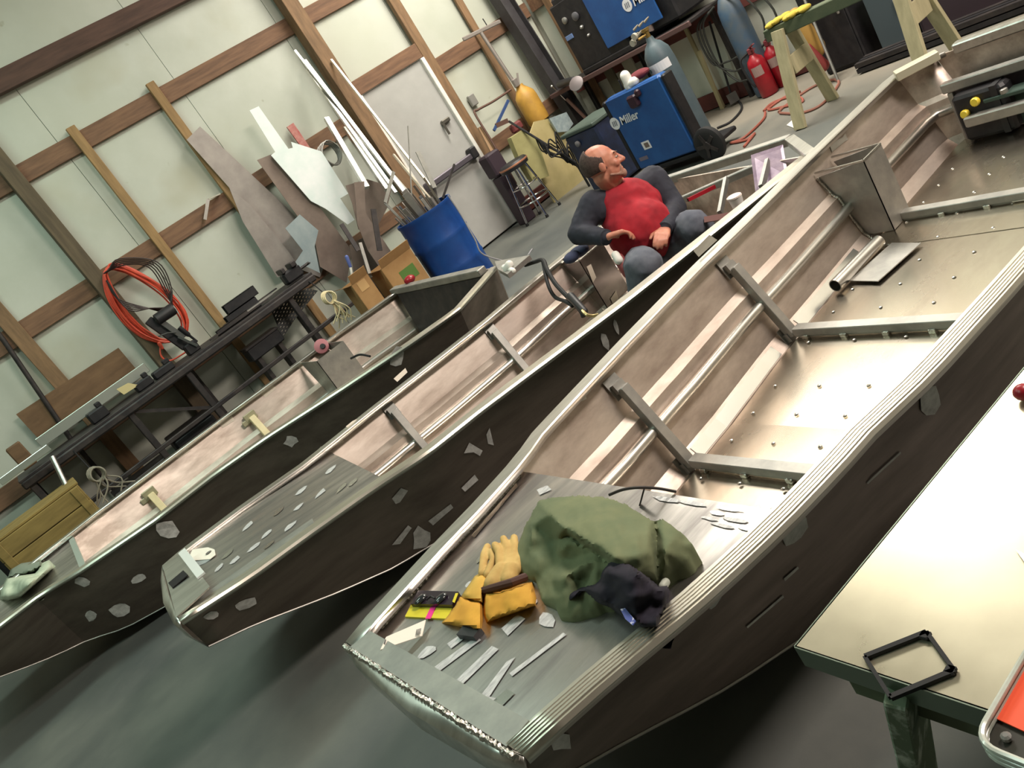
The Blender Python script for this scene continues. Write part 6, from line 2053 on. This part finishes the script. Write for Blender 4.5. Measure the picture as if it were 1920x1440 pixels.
obj('lead', MB().tube(spline([ay(1018, 491, 4.1), ay(1022, 512, 4.0), ay(1030, 540, 3.92), ay(1042, 558, 3.88), ay(1060, 565, 3.74), ay(1074, 574, 3.66)], 6), .011, 8), RUBBER, cb2, smooth=True)
obj('torch_grip', MB().cap(ay(1070, 556, 3.66), ay(1096, 584, 3.5), .024, .020), BLACK, cb2, smooth=True)
obj('torch_neck', MB().tube(spline([ay(1092, 582, 3.5), ay(1100, 590, 3.47), ay(1112, 592, 3.45), ay(1122, 590, 3.43)], 4), .009, 8), mat('torch_brass', srgb(190, 170, 120), rough=.3, metal=.8), cb2, smooth=True)
# box contents and clutter by the man
Pb = az(1140, 580, .035)
single('blue_rag', MB().ell(ay(1085, 472, 3.78), (.06, .07, .03)).ell(ay(1072, 482, 3.74), (.05, .05, .03)), mat('rag_navy', srgb(52, 58, 84), rough=.9), 'navy rag stuffed in the open box beside the man', 'rag', smooth=True)
bt = thing('white_bottle', 'white capped bottle beside the man and the open box', 'bottle', ay(1168, 500, 3.5))
obj('bottle_body', MB().cap(ay(1178, 512, 3.42), ay(1160, 485, 3.46), .03, .03), mat('bottle_red', srgb(128, 60, 62), rough=.5), bt, smooth=True)
obj('bottle_cap', MB().cap(ay(1160, 488, 3.44), ay(1154, 478, 3.46), .024, .022), WHITE, bt, smooth=True)
cup = thing('paper_cup', 'white paper cup standing in the stern of the middle boat', 'cup', V((0, 0, 0)))
cp = ay(1383, 386, 3.05)
cup.location = cp - V((0, 0, .05))
obj('cup_body', MB().lathe([(.026, 0), (.036, .095), (.038, .10), (.034, .10), (.025, .01)], 20, cp - V((0, 0, .05)), (.05, -.05, 1)), WHITE, cup, smooth=40)
obj('cup_lid', MB().lathe([(.039, 0), (.039, .008), (.03, .012)], 20, cp + V((.003, -.003, .048)), (.05, -.05, 1)), mat('lid_pink', srgb(230, 214, 206), rough=.4), cup)
single('cup_stand', MB().cbox(V((cp.x, cp.y, (cp.z - .05 + .04) / 2)), (.12, .12, cp.z - .05 - .045), .01), mat('stand_dark', srgb(64, 52, 54), rough=.7), 'dark box under the white paper cup in the middle boat stern', 'box')
for a, b, y0_, y1_, w, m, lab in (((1362, 335), (1350, 400), 3.35, 3.15, .03, ALU_DULL, 'grey strip standing in the stern of the middle boat left of the cup'), ((1440, 302), (1428, 352), 3.1, 2.95, .035, ALU_DULL, 'pale strip standing in the middle boat stern right of the cup'), ((1322, 412), (1390, 400), 3.2, 3.0, .03, mat('tube_rose', srgb(150, 104, 100), rough=.6), 'rose-coloured tube lying across the middle boat stern below the cup'), ((1290, 375), (1340, 350), 3.45, 3.4, .02, RED, 'red strip under the stern rail of the middle boat')):
    lean_bar('scrap_strip', m, a, b, y0_, y1_, w, .02, lab, 'strip')
single('purple_film', MB().sheet([ay(1408, 292, 3.2), ay(1468, 272, 3.1), ay(1478, 330, 2.95), ay(1418, 372, 3.05)], .004), mat('film_purple', srgb(112, 96, 116), srgb(140, 126, 140), rough=.4, metal=.3, scale=14), 'purplish filmed sheet standing in the stern corner of the middle boat', 'sheet')

# farthest boat
rg = thing('white_rag', 'white cloth bag lying on the bow of the farthest boat', 'rag', on_plane(50, 1090, *PL3))
RGM = mat('rag_pale', srgb(196, 204, 182), srgb(170, 178, 156), rough=.9, scale=9)
obj('rag_body', lump('r', PL3, [(0, 1108), (12, 1084), (40, 1078), (66, 1074), (78, 1056), (92, 1050), (104, 1062), (84, 1080), (62, 1100), (40, 1120), (16, 1126), (0, 1124)], [(20, 1100, .12), (50, 1090, .14), (88, 1062, .06), (30, 1118, .05), (70, 1080, .09)], RGM, step=5, sigma=14, rough=.008, seed=6, edge=9), RGM, rg, smooth=70)
obj('rag_edge', lump('r', PL3, [(20, 1068), (40, 1056), (78, 1050), (80, 1062), (62, 1074), (36, 1080), (14, 1084)], [(50, 1064, .06), (30, 1072, .05)], RGM, step=5, sigma=14, rough=.006, seed=9, edge=7), mat('rag_grey_green', srgb(128, 136, 122), rough=.9), rg, smooth=70)
single('white_fitting', MB().cap(az(952, 504, .59), az(955, 496, .61), .03, .026).cap(az(946, 502, .58), az(962, 508, .58), .022, .018), WHITE, 'small white fitting on the stern plate of the farthest boat', 'knob', smooth=True)
single('red_ball', MB().ell(az(768, 524, .60), (.05, .05, .035)), RED, 'red ball on the stern rail of the farthest boat before the cardboard box', 'ball', smooth=True)
fcap = thing('pink_valve', 'pink and black valve on the open box in the farthest boat', 'valve', ay(604, 650, wy))
obj('valve_body', MB().lathe([(.05, 0), (.06, .01), (.06, .03), (.03, .04)], 18, ay(604, 650, wy - .05), (-.3, -.8, .4)), mat('valve_pink', srgb(168, 104, 110), rough=.5), fcap, smooth=40)
obj('valve_core', MB().lathe([(.025, 0), (.02, .03)], 14, ay(606, 650, wy - .08), (-.3, -.8, .4)), BLACK, fcap)
obj('valve_pipe', MB().cap(ay(612, 642, wy + .0), ay(622, 652, wy + .0), .03, .03), BLACK, fcap, smooth=True)
single('black_lead', MB().tube(spline([ay(658, 672, 5.6), ay(675, 665, 5.5), ay(694, 668, 5.4)], 5), .008, 6), RUBBER, 'short black lead from the open box in the farthest boat', 'cable')

# ---------------------------------------------------------------- aluminum panel on a sawhorse, lower right
PZ = .70
A = az(1490, 1212, PZ)
d1 = (az(1920, 690, PZ) - A).normalized()
d2 = (az(1840, 1328, PZ) - A).normalized()
pan = thing('aluminum_sheet', 'large bright flat aluminum panel with folded lip at the right, before the nearest boat', 'panel', A + d1 * .8 + d2 * .4)
cs = [A, A + d1 * 1.9, A + d1 * 1.9 + d2 * .95, A + d2 * .95]
PANM = mat('panel_sheet', srgb(184, 178, 154), srgb(204, 198, 174), rough=.25, rough2=.33, metal=.8, scale=2.5, stretch=(1, 1, 1), detail=7)
obj('panel_top', MB().sheet(cs, .003, n=(0, 0, 1)), PANM, pan)
LIP = mat('panel_lip', srgb(120, 132, 118), rough=.4, metal=.9)
for a, b in ((cs[3], cs[0]), (cs[0], cs[1]), (cs[1], cs[2]), (cs[2], cs[3])):
    u = (b - a).normalized()
    obj('folded_lip', MB().bar(a - V((0, 0, .02)), b - V((0, 0, .02)), .004, .04), LIP, pan)
# its sawhorse
SX = A.x + .10
lg0, lg1 = az(1720, 1318, .62), az(1736, 1446, .38)
dd = (lg1 - lg0).normalized()
foot = lg0 + dd * (lg0.z / -dd.z)
swm = mat('sawhorse_scuffed', srgb(104, 118, 96), srgb(196, 204, 190), rough=.8, scale=22, stretch=(1, 1, .6), lo=.52, hi=.66, detail=9)
sw = thing('sawhorse', 'green sawhorse with a white-scuffed leg under the aluminum panel', 'sawhorse', (SX + .1, .45, 0))
obj('beam', MB().cbox((lg0.x + .06, lg0.y - .42, PZ - .09), (.10, 1.1, .09), .006), GREEN_BEAM, sw)
obj('leg', MB().bar(V((lg0.x, lg0.y, .68)) - dd * .0, foot + V((0, 0, .004)), .10, .03, up=(-.3, 1, .2), cham=.003), swm, sw)
for (sx, sy) in ((.28, .0), (.28, -.8), (0, -.8)):
    obj('leg', MB().bar(V((lg0.x + .06 + (sx - .14) * .3, lg0.y + sy - .03, .64)), V((lg0.x + sx * 1.3 - .03, lg0.y + sy, .004)), .10, .03, up=(0, 1, .2), cham=.003), swm, sw)
# black gasket frame
GK = [(1622, 1232), (1738, 1186), (1790, 1258), (1670, 1308)]
gp_ = [az(a, b, PZ + .004) for a, b in GK]
gk = thing('gasket', 'black square gasket frame lying over the front edge of the aluminum panel', 'gasket', (gp_[0] + gp_[2]) / 2)
for i in range(4):
    a, b = gp_[i], gp_[(i + 1) % 4]
    obj('gasket_side', MB().bar(a, b, .0055 if i % 2 else .0075, .006), RUBBER, gk)
for p in (gp_[1], gp_[2]):
    obj('gasket_corner', MB().cbox(p + ((gp_[0] + gp_[2]) / 2 - p) * .09, (.014, .014, .006), .002), RUBBER, gk)
# clear-edged tray with the orange sheet, cut by the frame
q0, q1, q2 = az(1826, 1392, .735), az(1925, 1222, .735), az(1925, 1432, .735)
e1, e2 = (q1 - q0).normalized(), (q2 - q0).normalized()
tr = thing('clear_tray', 'clear-edged tray holding an orange sheet at the lower right corner', 'tray', q0 + e1 * .15 + e2 * .15)
TW = .30
arc = []
for k in range(7):
    t = k / 6
    arc.append(q0 + e1 * (.03 * (1 - t) ** 2) + e2 * (.03 * t ** 2))
loop = [q0 + e1 * TW] + arc + [q0 + e2 * TW, q0 + e1 * TW + e2 * TW]
RIM = mat('rim_clear', srgb(172, 178, 166), srgb(196, 200, 190), rough=.15, scale=20, alpha=None)
for k, z in enumerate((.0, -.009, -.018)):
    obj('tray_rim', MB().tube([p + V((0, 0, z)) for p in loop], .0042, 8, closed=True), RIM, tr, smooth=True)
inner = [p + ((q0 + e1 * TW / 2 + e2 * TW / 2) - p) * .02 for p in loop]
obj('tray_base', MB().sheet([p - V((0, 0, .012)) for p in inner], .012, n=(0, 0, 1)), mat('tray_dark', srgb(52, 52, 46), rough=.35), tr)
o0 = az(1868, 1345, .727)
obj('orange_sheet', MB().sheet([az(1866, 1346, .727), az(1925, 1240, .727), az(1925, 1240, .727) + e2 * .2, az(1925, 1373, .727)], .002, n=(0, 0, 1)), mat('sheet_orange', srgb(232, 84, 48), rough=.5), tr)
obj('bolt', MB().lathe([(.006, 0), (.006, .004), (.003, .006)], 10, az(1888, 1384, .726)), mat('bolt_grey', srgb(108, 108, 104), rough=.5), tr)
single('red_ball', MB().ell(az(1918, 735, .715), (.016, .016, .014)), RED, 'red ball at the right edge of the photo on the aluminum panel', 'knob', smooth=True)
single('metal_scrap', MB().sheet([az(1904, 1030, .704), az(1925, 1040, .704), az(1925, 1060, .704)], .002, n=(0, 0, 1)), ALU_BRIGHT, 'small bright metal scrap at the right edge of the aluminum panel', 'scrap')


# ---------------------------------------------------------------- group phrases for repeats
GROUPS = dict(flat_bottom_boat='flat-bottomed aluminum boats', welder='welding machines', gas_cylinder='gas cylinders', cardboard_box='cardboard boxes beside the drum', work_glove='yellow work gloves',
              sheet_offcut='sheet offcuts leaning on the wall', metal_bar='metal bars around the blue drum', dark_box='dark boxes under the workbench', steel_block='steel blocks on the workbench', square_tube='square tubes on the workbench',
              steel_cabinet='cabinets at the right wall', floor_hose='hoses and cables on the floor', sawhorse='sawhorses', price_tag='price tags', paper_scrap='paper scraps', scrap_strip='scrap strips in the stern of the middle boat', pale_board='pale boards', steel_rod='steel rods', red_ball='red balls')
for o in list(SC.objects):
    if o.parent is None and o.get('category') and not o.get('group'):
        k = o.name.split('.')[0]
        if k in GROUPS:
            o['group'] = GROUPS[k]
